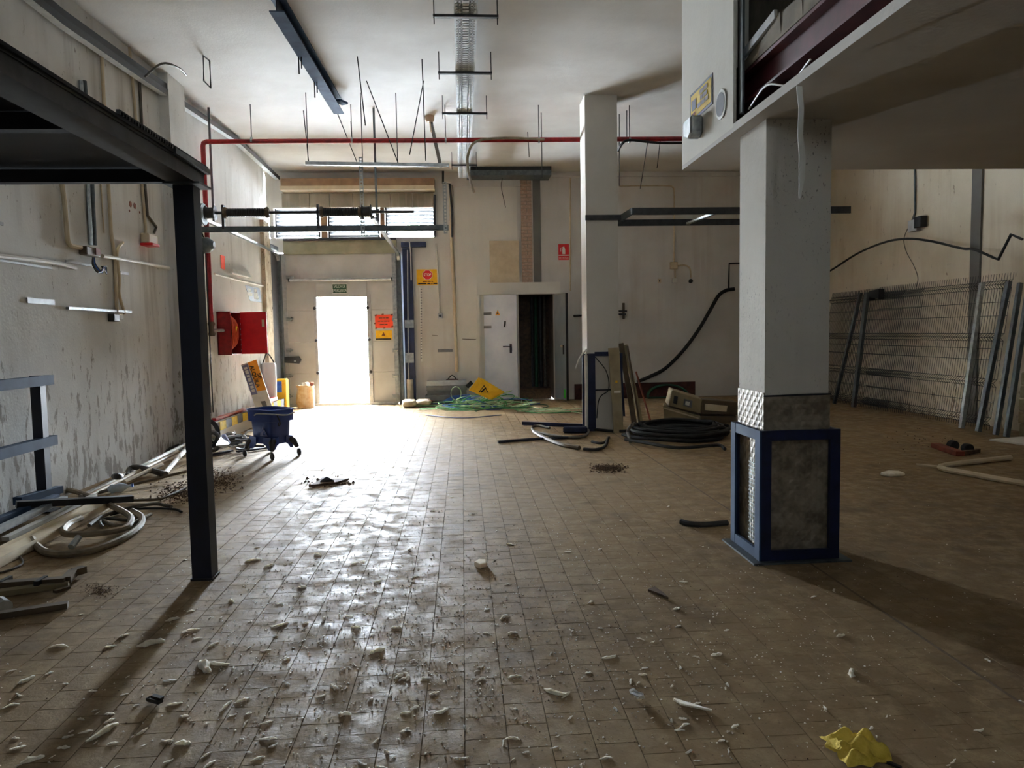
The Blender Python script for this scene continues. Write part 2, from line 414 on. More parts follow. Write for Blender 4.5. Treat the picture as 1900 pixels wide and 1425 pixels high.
for px in (536, 727): MB().lathe((bw(px,519,DY-.06).x, DY-.06, bz), (1,0,0), [(.036,-.012),(.036,.012)], 12).build('tube_cap', 'black_plastic', d)
MB().box(x1-.06, x1+.03, DY-.02, DY, .03, zs[5]).build('edge_strip', 'galvanised', d)
MB().box(x0+.03, x0+.16, DY-.02, DY, .03, zs[5]).build('edge_strip', 'jamb_grey', d)
for y in (515, 592, 650, 697, 735):
    for px in (733, 536):
        c = bw(px, y, DY-.03); MB().box(c.x-.05, c.x+.05, DY-.06, DY-.02, c.z-.04, c.z+.04).tube([(c.x-.03,DY-.05,c.z),(c.x+.09,DY-.05,c.z)], .02, 8).build('roller_bracket', 'galvanised', d)
c = bw(543, 668, DY-.06)
h_ = MB().prism([(c.x-.16,DY-.08,c.z-.05),(c.x+.13,DY-.08,c.z-.075),(c.x+.17,DY-.08,c.z),(c.x+.13,DY-.08,c.z+.075),(c.x-.16,DY-.08,c.z+.06)], (0,.06,0)).build('slide_lock', 'black_plastic', d, bevel=.006)
MB().lathe((c.x+.05, DY-.085, c.z-.02), (0,-1,0), [(.018,0),(.018,.006)], 10).build('lock_cylinder', 'aluminium', h_)
# wicket leaf, swung outwards
ang = math.radians(72); L = wx1-wx0-.03
lf = Vector((math.cos(ang), math.sin(ang), 0)); hp = Vector((wx0+.02, DY+.07, 0)); nn = Vector((-lf.y, lf.x, 0))*.04
lo = MB().prism([hp+Vector((0,0,.06)), hp+lf*L+Vector((0,0,.06)), hp+lf*L+Vector((0,0,wz-.02)), hp+Vector((0,0,wz-.02))], nn).build('wicket_leaf', 'door_panel', d)
hc = hp+lf*(L-.08)+Vector((0,0,1.02)); MB().bar(hc-nn*.8, hc-nn*.8-lf*.13, .02, .025).bar(hc, hc-nn, .02, .02).build('lever_handle', 'dark_steel', lo)
# guides, jambs and lintel of the loading door
gx = bw(743, 600, DY-.12).x
MB().box(gx-.035, gx+.035, DY-.16, DY-.02, 0, 3.0).box(gx-.055, gx-.035, DY-.2, DY-.02, 0, 3.0).build('door_guide', 'galvanised_dark', d)
gl = bw(522, 600, DY-.12).x
MB().box(gl-.05, gl+.02, DY-.16, DY-.02, 0, 3.0).build('door_guide', 'galvanised_dark', d)
t = MB().box(LX-.23, gl-.03, 13.96, DY, 0, 3.15); struct('trim_3', t, 'dark_steel', 'dark gap lining beside the loading door guide')
struct('trim_4', bbox(525, 446, 736, 470, BY-.1, BY-.001), 'green_lintel', 'greenish concrete lintel over the loading door')
MB().box(bw(525,445,BY-.13).x, bw(735,445,BY-.13).x, BY-.14, BY-.1, bw(630,446,BY-.12).z, bw(630,441,BY-.12).z).build('weather_seal', 'dark_steel', d)
# blue steel frame right of the door
px0, px1 = bw(750, 600, BY-.08).x, bw(768, 600, BY-.08).x
fr = thing('blue_steel_jamb', 'navy blue steel upright beside the loading door guide', 'steel post', ((px0+px1)/2, BY-.06, 0))
MB().box(px0, px1, BY-.08, BY-.001, 0, bw(760,460,BY-.08).z).build('upright', 'navy_paint', fr)
MB().box(px0-.02, bw(790,450,BY-.08).x, BY-.09, BY-.001, bw(760,458,BY-.08).z, bw(760,449,BY-.08).z).build('head_plate', 'navy_paint', fr)
MB().tube([bw(756,464,BY-.1), bw(757,600,BY-.1), bw(759,730,BY-.1)], .012, 8).build('conduit', 'jamb_grey', fr)
for y0_, y1_ in ((594,608),(655,673)):
    rectbox(MB(), bw(751,y0_,BY-.12), bw(768,y1_,BY-.12), BY-.13, BY-.08).build('conduit_box', 'galvanised', fr)
MB().tube([bw(748,447,BY-.09), bw(760,449,BY-.09), bw(762,470,BY-.09), bw(763,520,BY-.09)], .012, 8).build('conduit', 'pvc_white', fr)
p = bw(761, 704, BY-.16); MB().lathe((p.x, p.y, 0), (0,0,1), [(.065,0),(.065,p.z)], 14)
o = MB().lathe((p.x, BY-.2, 0), (0,0,1), [(.066,0),(.066,p.z)], 16).build('bollard_stub', 'concrete', smooth=True)
tag(o, 'short grey concrete-filled bollard at the foot of the blue jamb', 'bollard')
# louvre windows above the door
for i, (a, b_, ya, yb) in enumerate(((513,592,388,441),(611,702,388,441),(717,805,383,437))):
    p, q = bw(a, ya), bw(b_, yb)
    w = sroot('window_%d' % (i+1), 'louvred daylight opening above the loading door', ((p.x+q.x)/2, BY+.1, q.z))
    n = 8
    MB().box(p.x-.03, p.x, BY-.02, BY+.15, q.z, p.z).box(q.x, q.x+.03, BY-.02, BY+.15, q.z, p.z).build('window_frame', 'dark_steel', w)
    for j in range(n):
        z = q.z+(p.z-q.z)*(j+.5)/n
        MB().bar((p.x, BY+.03, z), (q.x, BY+.03, z), .082, .006, (0,.57,.82)).build('louvre_slat', 'louvre', w)
for n_, (a, b_) in enumerate(((592.5,611),(702.5,717))):
    struct('trim_%d' % (5+n_), rectbox(MB(), bw(a+2.5,386), bw(b_-2.5,442), BY-.04, BY+.12), 'wood_brown', 'brown post between louvre openings')
struct('trim_7', rectbox(MB(), bw(500,388), bw(510,442), BY-.05, BY+.12), 'wall_back', 'plaster cheek beside the louvre openings')
bx = thing('boxed_lintel', 'brown timber boxing under the ceiling above the louvres', 'lintel', (bw(660,350).x, BY-.2, bw(660,350).z))
rectbox(MB(), bw(520,331,BY-.3), bw(806,346,BY-.3), BY-.3, BY-.002).build('timber_face', 'wood_brown', bx)
rectbox(MB(), bw(519,345,BY-.32), bw(806,351,BY-.32), BY-.33, BY-.002).build('white_edge', 'pvc_beige', bx)
fb = thing('fibre_board_strip', 'row of dirty cracked boards between boxing and louvres', 'boarding', (bw(660,384).x, BY-.04, bw(660,384).z))
xs = (522,575,612,655,725,765,805)
for a, b_ in zip(xs, xs[1:]):
    rectbox(MB(), bw(a+.5,359,BY-.03), bw(b_-.5,384.5,BY-.03), BY-.03-random.uniform(0,.02), BY-.002).build('board', 'dirty_board', fb)
MB().bar(bw(807,362,BY-.06), bw(807,440,BY-.06), .04, .05).build('black_edge', 'black_plastic', fb)
# steel channel at the ceiling, right of the cable tray
ch = thing('ceiling_channel', 'dark steel channel under the ceiling above the white wall panel', 'steel beam', (bw(945,322).x, BY-.3, bw(945,322).z))
rectbox(MB(), bw(866,304,BY-.5), bw(1023,316,BY-.5), BY-.5, BY-.47).build('dark_web', 'black_plastic', ch)
rectbox(MB(), bw(866,316,BY-.5), bw(1023,325,BY-.5), BY-.52, BY-.002).build('flange', 'galvanised_dark', ch)
# wall panel, brick chase, grey strip, ledge
struct('trim_8', rectbox(MB(), bw(841,327,BY-.05), bw(965,346,BY-.05), BY-.06, BY-.001), 'wall_back', 'plaster band over the white wall panel')
struct('trim_9', rectbox(MB(), bw(841,346,BY-.04), bw(965,742,BY-.04), BY-.04, BY-.001), 'panel_white', 'smooth white panel on the back wall')
bs = sroot('trim_10', 'open chase of bare bricks in the back wall', (bw(977,527).x, BY-.01, bw(977,527).z))
bx0, bx1 = bw(967,430).x, bw(987,430).x; bz0, bz1 = bw(977,526).z, bw(977,327).z
MB().box(bx0, bx1, BY-.012, BY, bz0, bz1).build('mortar_bed', 'mortar', bs)
nb_ = 30; ph = (bz1-bz0)/nb_; brick0 = None
for j in range(nb_):
    for a, e in (((bx0,bx1),) if j % 2 else ((bx0,bx0+.115),(bx0+.125,bx1))):
        MB().box(a+.003, e-.003, BY-.012-random.uniform(.006,.02), BY-.004, bz0+j*ph+.006, bz0+(j+1)*ph-.006).build('brick', 'brick', bs)
struct('trim_11', rectbox(MB(), bw(988,328,BY-.02), bw(1005,525,BY-.02), BY-.02, BY-.001), 'grey_render', 'grey cement strip beside the brick chase')
struct('trim_12', rectbox(MB(), bw(1024,322,BY-.05), bw(1500,326,BY-.05), BY-.05, BY-.001), 'wall_back', 'plaster ledge under the ceiling')
o = rectbox(MB(), bw(908,447,BY-.05), bw(964,526,BY-.05), BY-.055, BY-.041).build('patch_board', 'pvc_beige')
tag(o, 'square fixing board with screw holes left of the brick chase', 'board')
# ------------------------------------------------------------------ meter niche doors
d2 = sroot('door_2', 'grey steel double doors of the meter niche, standing open', ((nx0+nx1)/2, BY-.05, 0))
rectbox(MB(), bw(884,525,BY-.1), bw(1040,545,BY-.1), BY-.1, BY-.001).build('head_frame', 'panel_white', d2)
rectbox(MB(), bw(884,545,BY-.1), bw(894,746,BY-.1), BY-.1, BY-.001).build('side_frame', 'panel_white', d2)
hz = nz1-.01; half = (nx1-nx0)/2
a = math.radians(24); ld = Vector((math.cos(a), -math.sin(a), 0)); h0 = Vector((nx0+.02, BY-.02, .06))
up = Vector((0,0,hz-.08)); nrm = Vector((math.sin(a), math.cos(a), 0))*.04
la = MB().prism([h0, h0+ld*(half), h0+ld*half+up, h0+up], nrm).build('door_leaf', 'leaf_white', d2)
def onleaf(px, py, h0=h0, ld=ld, off=.003):     # pixel -> point on the leaf's front
    n_ = Vector((-ld.y*-1, 0, 0)); nv = Vector((ld.y, -ld.x, 0)); nv = nv if nv.y < 0 else -nv
    r = ray(px, py); t = (h0-EYE).dot(nv)/r.dot(nv); return EYE+r*t+nv*off
for y in (582, 607):
    p, q = onleaf(897, y-2.4), onleaf(912, y+2.4)
    MB().prism([p, Vector((q.x,q.y,p.z)), q, Vector((p.x,p.y,q.z))], (0,.002,0)).build('tag_strip', 'print_grey', la)
p, q, r = onleaf(919,585), onleaf(928,585), onleaf(923.5,575)
tg = MB().prism([p, q, r], (0,.002,0)).build('warning_triangle', 'orange_sign', la)
MB().prism([onleaf(921.5,583.4,off=.006), onleaf(925.5,583.4,off=.006), onleaf(923.5,578.5,off=.006)], (0,.002,0)).build('bolt_symbol', 'print_black', tg)
p, q = onleaf(945.5,638,off=.002), onleaf(950,655,off=.002)
hb = MB().prism([p, Vector((q.x,q.y,p.z)), q, Vector((p.x,p.y,q.z))], (0,-.012,0)).build('handle_plate', 'navy_paint', la)
MB().bar(onleaf(948,643,off=.05), onleaf(935,643,off=.05), .018, .02).bar(onleaf(948,643,off=.0), onleaf(948,643,off=.05), .018, .018).build('lever', 'navy_paint', hb)
fe = fl(1061, 748, .03); h1 = Vector((nx1-.0, BY-.02, .05)); rd = (Vector((fe.x, fe.y, .05))-h1); rd.z = 0; rl = .76; rd.normalize()
nrm = Vector((-rd.y, rd.x, 0)); nrm = nrm if nrm.x > 0 else -nrm
ra = MB().prism([h1, h1+rd*rl, h1+rd*rl+up, h1+up], nrm*.045).build('door_leaf', 'leaf_grey', d2)
MB().prism([h1+rd*rl, h1+rd*rl+up, h1+rd*rl+up+nrm*.045, h1+rd*rl+nrm*.045], rd*.01).build('edge_lining', 'black_plastic', ra)
c = h1+rd*(rl-.12)-nrm*.012+Vector((0,0,1.0)); MB().bar(c-Vector((0,0,.1)), c+Vector((0,0,.08)), .03, .014, rd).build('lock_plate', 'dark_steel', ra)
MB().lathe(c-rd*.03-nrm*.01+Vector((0,0,.06)), -nrm, [(.022,0),(.03,.02),(.018,.045)], 12).build('knob', 'pvc_beige', ra, smooth=True)
c = h1+rd*(rl-.16)-nrm*.004+Vector((0,0,.04)); MB().prism([c, c+rd*.12, c+rd*.12+Vector((0,0,.17)), c+Vector((0,0,.17))], -nrm*.002).build('sticky_note', 'green_note', ra)
# inside the niche: risers
for i, (px, mt, r) in enumerate(((987,'dark_steel',.03),(994,'sign_green',.04),(1002.5,'dark_steel',.04),(1010,'grey_cable',.03))):
    p = bw(px, 600, BY+.8); o = MB().tube([(p.x,BY+.8,0),(p.x,BY+.8,nz1-.02)], r, 10).build('riser_pipe', mt, smooth=True)
    tag(o, ['thin dark riser pipe at the left of the meter niche group','green riser duct in the meter niche','wide dark riser duct right of the green one in the niche','slim grey riser pipe nearest the right niche wall'][i], 'pipe', 'risers in the meter niche')
o = MB().box(nx0+.7, nx1-.05, BY+.25, BY+.7, 0, .22).build('rubble_plinth', 'soil'); tag(o, 'low dark rubble sill on the niche floor', 'rubble')
# ------------------------------------------------------------------ signs and fittings on the back wall
def wallsign(name, label, cat, px0, py0, px1, py1, mat, y=BY, th=.006, group=None):
    o = thing(name, label, cat, (bw((px0+px1)/2, py1, y).x, y-th, bw(px0, py1, y).z), group)
    p, q = bw(px0, py0, y-th), bw(px1, py1, y-th)
    rectbox(MB(), p, q, y-th, y-.0005).build('board', mat, o)
    return o, p, q
def T(o, s, px, py, size, mat, y, **k): return text('lettering', s, size, bw(px, py, y), XR, ZU, mat, o, **k)
def scribble(o, origin, xd, yd, width, h, mat, gaps=(.3,.62)):      # a line of print too small to read: word-sized dashes
    X, Y_ = Vector(xd).normalized(), Vector(yd).normalized(); Zn = X.cross(Y_); O = Vector(origin); e = [0]+[g for g in gaps]+[1]
    mb = MB()
    for a, b_ in zip(e, e[1:]):
        u0, u1 = (a-.5)*width+.01*width, (b_-.5)*width-.03*width
        mb.prism([O+X*u0-Y_*h/2, O+X*u1-Y_*h/2, O+X*u1+Y_*h/2, O+X*u0+Y_*h/2], Zn*.001)
    return mb.build('print_line', mat, o)
o, p, q = wallsign('exit_sign', 'green emergency exit sign above the open wicket door', 'sign', 616, 526, 644.5, 545, 'sign_white', DY)
rectbox(MB(), bw(617,527.5,DY-.008), bw(643.5,543.5,DY-.008), DY-.009, DY-.007).build('green_field', 'sign_green', o)
T(o, 'SALIDA DE', 630, 531.5, .085, 'sign_white', DY-.0095, width=.23); T(o, 'EMERGENCIA', 630.2, 539.3, .085, 'sign_white', DY-.0095, width=.27)
o, p, q = wallsign('red_notice', 'torn orange-red notice taped right of the wicket door', 'notice', 695.5, 584, 729.5, 608, 'orange_red', DY-.002, .004)
for i, (px, py) in enumerate(((697,585),(710,583.5),(727,584),(729,594),(728,606),(713,608.5),(698,609),(696,600))):
    c = bw(px, py, DY-.008); MB().bar((c.x-.02,c.y,c.z-.005),(c.x+.02,c.y,c.z+.005),.03,.003,(0,1,0)).build('tape', 'rust', o)
for i, w in enumerate((.2,.24,.16)): scribble(o, bw(712,590+i*6,DY-.0075), XR, ZU, w, .022, 'rust', ((.4,.7),(.25,.5,.8),(.6,))[i])
o, p, q = wallsign('yellow_notice', 'yellow safety notice under the orange-red one', 'notice', 697, 613.5, 727.5, 630.5, 'yellow', DY-.002, .004)
rectbox(MB(), bw(697.5,628,DY-.007), bw(726,630.3,DY-.007), DY-.008, DY-.006).build('black_band', 'print_black', o)
p1, p2, p3 = bw(708,623,DY-.007), bw(715,623,DY-.007), bw(711.5,616,DY-.007)
MB().prism([p1,p2,p3], (0,.001,0)).build('triangle', 'rust', o)
o, p, q = wallsign('stop_sign', 'yellow board with a red stop octagon beside the loading door', 'sign', 772.5, 500, 813, 528.5, 'yellow')
c = bw(793, 510, BY-.008); R8 = .095
MB().prism([(c.x+math.cos(math.pi/8+i*math.pi/4)*(R8+.012), c.y, c.z+math.sin(math.pi/8+i*math.pi/4)*(R8+.012)) for i in range(8)], (0,.002,0)).build('white_rim', 'sign_white', o)
MB().prism([(c.x+math.cos(math.pi/8+i*math.pi/4)*R8, c.y-.003, c.z+math.sin(math.pi/8+i*math.pi/4)*R8) for i in range(8)], (0,.002,0)).build('red_octagon', 'red_bright', o)
T(o, 'STOP', 793, 510, .075, 'sign_white', BY-.013, width=.15, bold=.002)
scribble(o, bw(794,522.3,BY-.008), XR, ZU, .22, .022, 'rust', (.45,.8)); scribble(o, bw(794,526.2,BY-.008), XR, ZU, .4, .026, 'print_black', (.46,.66,.76))
o, p, q = wallsign('extinguisher_sign', 'red fire extinguisher sign on the back wall', 'sign', 1036, 453, 1056, 482, 'red_bright')
rectbox(MB(), bw(1036.5,473,BY-.007), bw(1055.5,474.4,BY-.007), BY-.008, BY-.006).build('white_line', 'sign_white', o)
c = bw(1046, 465, BY-.008)
MB().prism([(c.x+a*.01, c.y, c.z+b_*.01) for a, b_ in ((-3,-7),(3,-7),(3,3),(1.5,6),(1.5,8),(-1.5,8),(-1.5,6),(-3,3))], (0,.002,0)).build('extinguisher_pictogram', 'sign_white', o)
MB().tube([(c.x-.015,c.y,c.z+.07),(c.x-.06,c.y,c.z+.05),(c.x-.06,c.y,c.z-.02)], .006, 6).build('hose_pictogram', 'sign_white', o)
T(o, 'EXTINTOR', 1046, 478.5, .05, 'sign_white', BY-.0075, width=.19)
o, p, q = wallsign('height_rule', 'white vertical measuring rule under the stop board', 'rule', 778, 533, 783.5, 671, 'sign_white')
for i in range(26):
    y = 536+i*5.1; rectbox(MB(), bw(780.2,y,BY-.007), bw(783,y+1.7,BY-.007), BY-.008, BY-.006).build('tick', 'print_grey', o)
def run(name, label, cat, pts, r, mat, fn, off=None, group=None, n=8, sm=None, k=4):
    off = r+.002 if off is None else off
    P = [fn(x, y, off) for x, y in pts] if fn is not bwo else [bw(x, y, BY-off) for x, y in pts]
    if sm: P = spline(P, k)
    o = MB().tube(P, r, n).build(name, mat, smooth=True); return tag(o, label, cat, group)
def bwo(x, y, o): return bw(x, y, BY-o)
run('conduit', 'straight white conduit ending in a socket near the stop board', 'conduit', [(809,452),(812,500),(816,580)], .016, 'pvc_white', bwo)
c = bw(816.5, 586, BY-.05); o = thing('round_socket', 'grey wall socket under the white conduit', 'socket', (c.x, BY-.03, c.z-.04))
MB().box(c.x-.05, c.x+.05, BY-.05, BY-.001, c.z-.05, c.z+.05).build('box', 'jamb_grey', o, bevel=.006)
MB().lathe((c.x,BY-.05,c.z), (0,-1,0), [(.028,0),(.028,.004)], 12).build('hole', 'black_plastic', o)
run('downpipe', 'broken brown pipe chase down the wall left of the white panel', 'pipe', [(836,343),(838,450),(843,560),(846,640),(848,690)], .032, 'pvc_beige', bwo, .05)
run('conduit', 'dark bent conduit at the top of the brown pipe', 'conduit', [(822,300),(822,340),(834,341),(838,385),(839,440)], .022, 'dark_steel', bwo, .1)
run('conduit', 'thin conduit running straight down beside the extinguisher sign', 'conduit', [(1058,330),(1058,400),(1058,540)], .014, 'pvc_beige', bwo)
o = thing('socket_conduit', 'beige conduit with a junction box and sockets on the bare back wall', 'conduit', (bw(1250,520).x, BY-.03, bw(1250,528).z))
MB().tube(spline([bwo(1149,345,.02),bwo(1200,344.5,.02),bwo(1235,344.5,.02),bwo(1248,347,.02),bwo(1251,360,.02),bwo(1251,420,.02),bwo(1250.5,487,.02)],5), .016, 8).build('riser', 'pvc_beige', o, smooth=True)
rectbox(MB(), bwo(1244,486,.06), bwo(1258,499,.06), BY-.06, BY-.002).build('junction_box', 'pvc_beige', o, bevel=.006)
MB().tube([bwo(1252,499,.02),bwo(1253,516,.02)], .016, 8).build('drop', 'pvc_beige', o)
rectbox(MB(), bwo(1248,516,.05), bwo(1257,525,.05), BY-.05, BY-.002).build('socket', 'pvc_white', o, bevel=.005)
MB().tube(spline([bwo(1258,493,.02),bwo(1270,492,.02),bwo(1280,498,.02),bwo(1282,515,.03)],5), .016, 8).build('branch', 'pvc_beige', o, smooth=True)
c = bwo(1282,521,.06); MB().lathe(c, (0,-1,.3), [(.04,-.04),(.045,.0),(.03,.03)], 12).build('black_socket', 'black_plastic', o, smooth=True)
o = thing('wall_outlet', 'small faint outlet plate left of the junction box', 'outlet', (bw(1224,524).x, BY-.02, bw(1224,524).z))
rectbox(MB(), bwo(1221,517,.02), bwo(1227,525,.02), BY-.02, BY-.001).build('plate', 'pvc_beige', o, bevel=.003)
rectbox(MB(), bwo(1223,519,.024), bwo(1225,523,.024), BY-.024, BY-.02).build('slot', 'black_plastic', o)
P = spline([bwo(1363,536,.12),bwo(1347,539,.1),bwo(1333,549,.08),bwo(1318,575,.08),bwo(1296,612,.08),bwo(1268,650,.08),bwo(1235,683,.1),bwo(1205,699,.15),bwo(1183,708,.2)], 6)
o = MB().tube(P, .036, 10).build('black_hose', 'black_rubber', smooth=True); tag(o, 'thick black hose sagging across the bare back wall', 'hose')
o = MB().tube([bwo(1352,537,.05),bwo(1353,489,.05),bwo(1420,487,.05)], .018, 8).build('angled_pipe', 'black_rubber'); tag(o, 'thin black angled pipe above the end of the sagging hose', 'pipe')
o = thing('wall_bracket', 'black pipe clamp sticking out beside the far column', 'bracket', bwo(1155,590,.1))
MB().bar(bwo(1148,577,.1), bwo(1163,577,.1), .05, .03).bar(bwo(1148,583,.1), bwo(1161,583,.1), .05, .03).build('clamp_bars', 'dark_steel', o)
MB().bar(bwo(1157,562,.06), bwo(1157,592,.06), .045, .03).build('back_plate', 'bronze_metal', o)
for py in (545, 586): pass
run('pipe_stub', 'dark horizontal pipe stub between the grey door leaf and the column', 'pipe', [(1064,586),(1092,585)], .022, 'dark_steel', bwo, .024)
rectbox(MB(), bwo(1065,713,.03), bwo(1090,736,.03), BY-.03, BY-.002)
o = rectbox(MB(), bwo(1066,713,.03), bwo(1290,736,.03), BY-.03, BY-.002).build('skirting_board', 'red_brown'); tag(o, 'dark red-brown skirting board along the foot of the back wall', 'skirting')
# clutter strips on the white panel side
o = rectbox(MB(), bwo(812,648,.01), bwo(840,653,.01), BY-.012, BY-.001).build('wall_strip', 'print_grey'); tag(o, 'short grey strip fixed low beside the white wall panel', 'strip')
for i, (a, b_, y) in enumerate(((858,883,629),(802,812,622))):
    o = MB().bar(bwo(a,y,.045), bwo(b_,y+1,.045), .01, .012).build('wall_peg', 'bronze_metal'); tag(o, ['thin bracket arm on the white panel beside the niche','tiny peg on the wall above the grey strip'][i], 'bracket')
MB()
# ------------------------------------------------------------------ door lift gear hung at the left
GY = 10.05
def gg(px, py, y=GY): return bw(px, py, y)
g = thing('door_lift_shaft', 'dark torsion spring shaft of the loading door hung near the left wall', 'door gear', gg(530,395))
zA = gg(530,394).z
MB().tube([(LX+.02,GY,zA),(gg(768,393).x,GY,zA)], .02, 10).build('shaft', 'dark_steel', g, smooth=True)
def coil(a, b_, nm):
    x0, x1 = gg(a,394).x, gg(b_,394).x; n = int((x1-x0)/.022)
    prof = []
    for i in range(n): prof += [(.050, i*.022), (.058, i*.022+.007), (.058, i*.022+.014), (.050, i*.022+.021)]
    MB().lathe((x0,GY,zA), (1,0,0), prof, 14).build(nm, 'black_plastic', g)
    for x in (x0, x1): MB().lathe((x-.02,GY,zA), (1,0,0), [(.075,0),(.075,.03),(.05,.05)], 12).build('spring_cone', 'bronze_metal', g)
coil(418, 496, 'torsion_spring'); coil(597, 668, 'torsion_spring')
for a in (391, 681):
    x = gg(a,394).x; MB().lathe((x-.07,GY,zA), (1,0,0), [(.09,0),(.1,.01),(.075,.02),(.07,.06),(.075,.11),(.1,.12),(.09,.13)], 18).build('cable_drum', 'black_plastic', g, smooth=True)
x = gg(375,400).x+.02; MB().lathe((x-.02,GY,zA-.02), (1,0,0), [(.145,0),(.145,.008),(.125,.012),(.125,.02),(.145,.024),(.145,.032)], 24).build('chain_wheel', 'galvanised_dark', g)
for a in (414, 590): 
    x = gg(a,394).x; MB().box(x-.015,x+.015,GY-.03,GY+.03,zA-.22,zA+.1).build('bearing_plate', 'dark_steel', g)
o = thing('cross_rail', 'long grey channel rail hung across the loading door gear', 'rail', gg(600,430))
zR = gg(600,424).z; xr = gg(832,423).x
MB().box(LX+.005, xr, GY-.02, GY+.0, zR-.035, zR+.035).box(LX+.005, xr, GY-.02, GY+.04, zR+.03, zR+.035).box(LX+.005, xr, GY-.02, GY+.04, zR-.035, zR-.03).build('channel', 'galvanised_dark', o)
def perf(px, y0, y1, par, yy=GY-.03):       # perforated hanger strip
    x = gg(px,(y0+y1)/2).x; z0, z1 = gg(px,y1).z, gg(px,y0).z
    mb = MB().box(x-.026,x-.012,yy-.004,yy,z0,z1).box(x+.012,x+.026,yy-.004,yy,z0,z1); z = z0
    while z < z1: mb.box(x-.012,x+.012,yy-.004,yy,z,min(z+.02,z1)); z += .045
    return mb.build('perforated_strip', 'galvanised', par)
perf(672, 292, 440, o); perf(826, 338, 434, o)
# tracks from the door head back to the gear
for i, (xa, xb) in enumerate(((gl-.0, LX+.14),(gx, gg(690,400).x))):
    zt = gg(690 if i else 385, 402).z
    o = thing('door_track', ['pale horizontal door track running back along the left wall','pale horizontal door track running back from the right guide'][i], 'door track', (xa, 12, zt), 'loading door tracks')
    pts = [(xa, DY-.12, 2.98),(xa, DY-.16, zt-.12),(xa,DY-.24,zt-.04),(xa, DY-.4, zt),(xb, GY+.05, zt)]
    mb = MB()
    for a, b_ in zip(pts, pts[1:]): mb.bar(a, b_, .05, .04)
    mb.build('rail', 'galvanised', o)
    MB().bar((xb, GY+.6, zt), (xb, GY+.6, CZ), .03, .01).build('hanger', 'galvanised_dark', o)
# chain hoist on the wall
c = lw(384, 455, .12)
o = thing('chain_hoist', 'grey geared chain hoist on the left wall below the wheel', 'hoist', c-Vector((0,0,.1)))
MB().lathe((LX+.02,c.y,c.z), (1,0,0), [(.06,0),(.09,.02),(.11,.06),(.11,.12),(.08,.16),(.05,.2)], 16).build('gear_case', 'galvanised_dark', o, smooth=True)
MB().box(LX+.002,LX+.03,c.y-.16,c.y+.16,c.z-.1,c.z+.1).build('wall_plate', 'dark_steel', o)
for i, (px, ye) in enumerate(((388,740),(396,742))):
    a = lw(px-2, 465, .1); b_ = lw(px+12, ye, .1)
    MB().tube([(LX+.08,c.y-.05+.1*i,c.z-.05),(LX+.08,c.y-.05+.1*i,.35)], .009, 6).build('hand_chain', 'dark_steel', o)
wz_ = zA-.02
for i in (-1, 1): MB().tube([(LX+.07,GY+i*.13,wz_),(LX+.09,c.y+i*.06,c.z)], .009, 6).build('drive_chain', 'black_plastic', o)
# red fire main
PY = 10.5; zP = bw(392,263,PY).z
fm = thing('fire_main', 'red fire water pipe running under the ceiling and down the left wall', 'pipe', (LX+.1, PY, 1.5))
MB().tube([(LX+.09,PY,1.62),(LX+.09,PY,zP-.06),(LX+.1,PY,zP-.02),(LX+.14,PY,zP),(RX-.02,PY,zP+.06)], .034, 12).build('pipe_run', 'red_paint', fm, smooth=True)
for i, px in enumerate((467,653,827,1000,1168)):
    p = bw(px,262,PY); MB().tube([(p.x,PY,zP),(p.x,PY,CZ)], .006, 6).build('hanger_rod', 'dark_steel', fm); MB().lathe((p.x-.012,PY,zP+.02), (1,0,0), [(.042,0),(.042,.025)], 12).build('pipe_clamp', 'galvanised', fm)
vz = lw(413,607,.09).z
MB().lathe((LX+.09,PY,1.42), (0,0,1), [(.04,0),(.05,.03),(.035,.07),(.035,.13),(.05,.17),(.04,.2)], 12).build('gate_valve', 'bronze_metal', fm, smooth=True)
MB().tube([(LX+.09,PY,1.5),(LX+.09,11.05,1.5)], .022, 8).build('cabinet_feed', 'galvanised', fm)
# hose cabinet
h0x, ya, yb, za, zb = LX+.2, 11.0, 11.48, 1.14, 1.78
hc = thing('hose_cabinet', 'open red fire hose cabinet on the left wall', 'hose cabinet', (LX+.1,(ya+yb)/2,za))
th = .012
MB().box(LX+.002,h0x,ya,ya+th,za,zb).box(LX+.002,h0x,yb-th,yb,za,zb).box(LX+.002,h0x,ya,yb,za,za+th).box(LX+.002,h0x,ya,yb,zb-th,zb).box(LX+.002,LX+.012,ya,yb,za,zb).build('case', 'red_paint', hc)
dd = Vector((math.sin(math.radians(60)), math.cos(math.radians(60))*-.35+.12, 0)).normalized()*.40; hp = Vector((h0x,yb,za))
do = MB().prism([hp,hp+dd,hp+dd+Vector((0,0,zb-za)),hp+Vector((0,0,zb-za))], Vector((dd.y,-dd.x,0)).normalized()*-.015).build('door', 'red_bright', hc)
c = hp+dd*.88+Vector((0,-.012,.47)); MB().box(c.x-.018,c.x+.018,c.y-.01,c.y,c.z-.06,c.z+.05).build('label_strip', 'pvc_beige', do)
MB().lathe((LX+.1,yb-.05,za+.3), (0,-1,0), [(.2,0),(.2,.01)], 18)
ro = MB().lathe(((LX+h0x)/2+.02,yb-.03,za+.33), (0,-1,0), [(.06,0),(.06,.3)], 12).build('reel_hub', 'dark_steel', hc)
for i in range(4):
    y = ya+.12+i*.07; zc = za+.33
    MB().tube([((LX+h0x)/2+.01+math.cos(t)*.085, y, zc+math.sin(t)*(.27-.02*i)) for t in [j*2*math.pi/20 for j in range(20)]], .022, 8, closed=True).build('hose_loop', 'hose_orange', hc, smooth=True)
MB().bar((h0x-.02,ya+.16,za+.26),(h0x+.0,ya+.26,za+.42),.03,.03).build('nozzle', 'yellow_paint', hc)
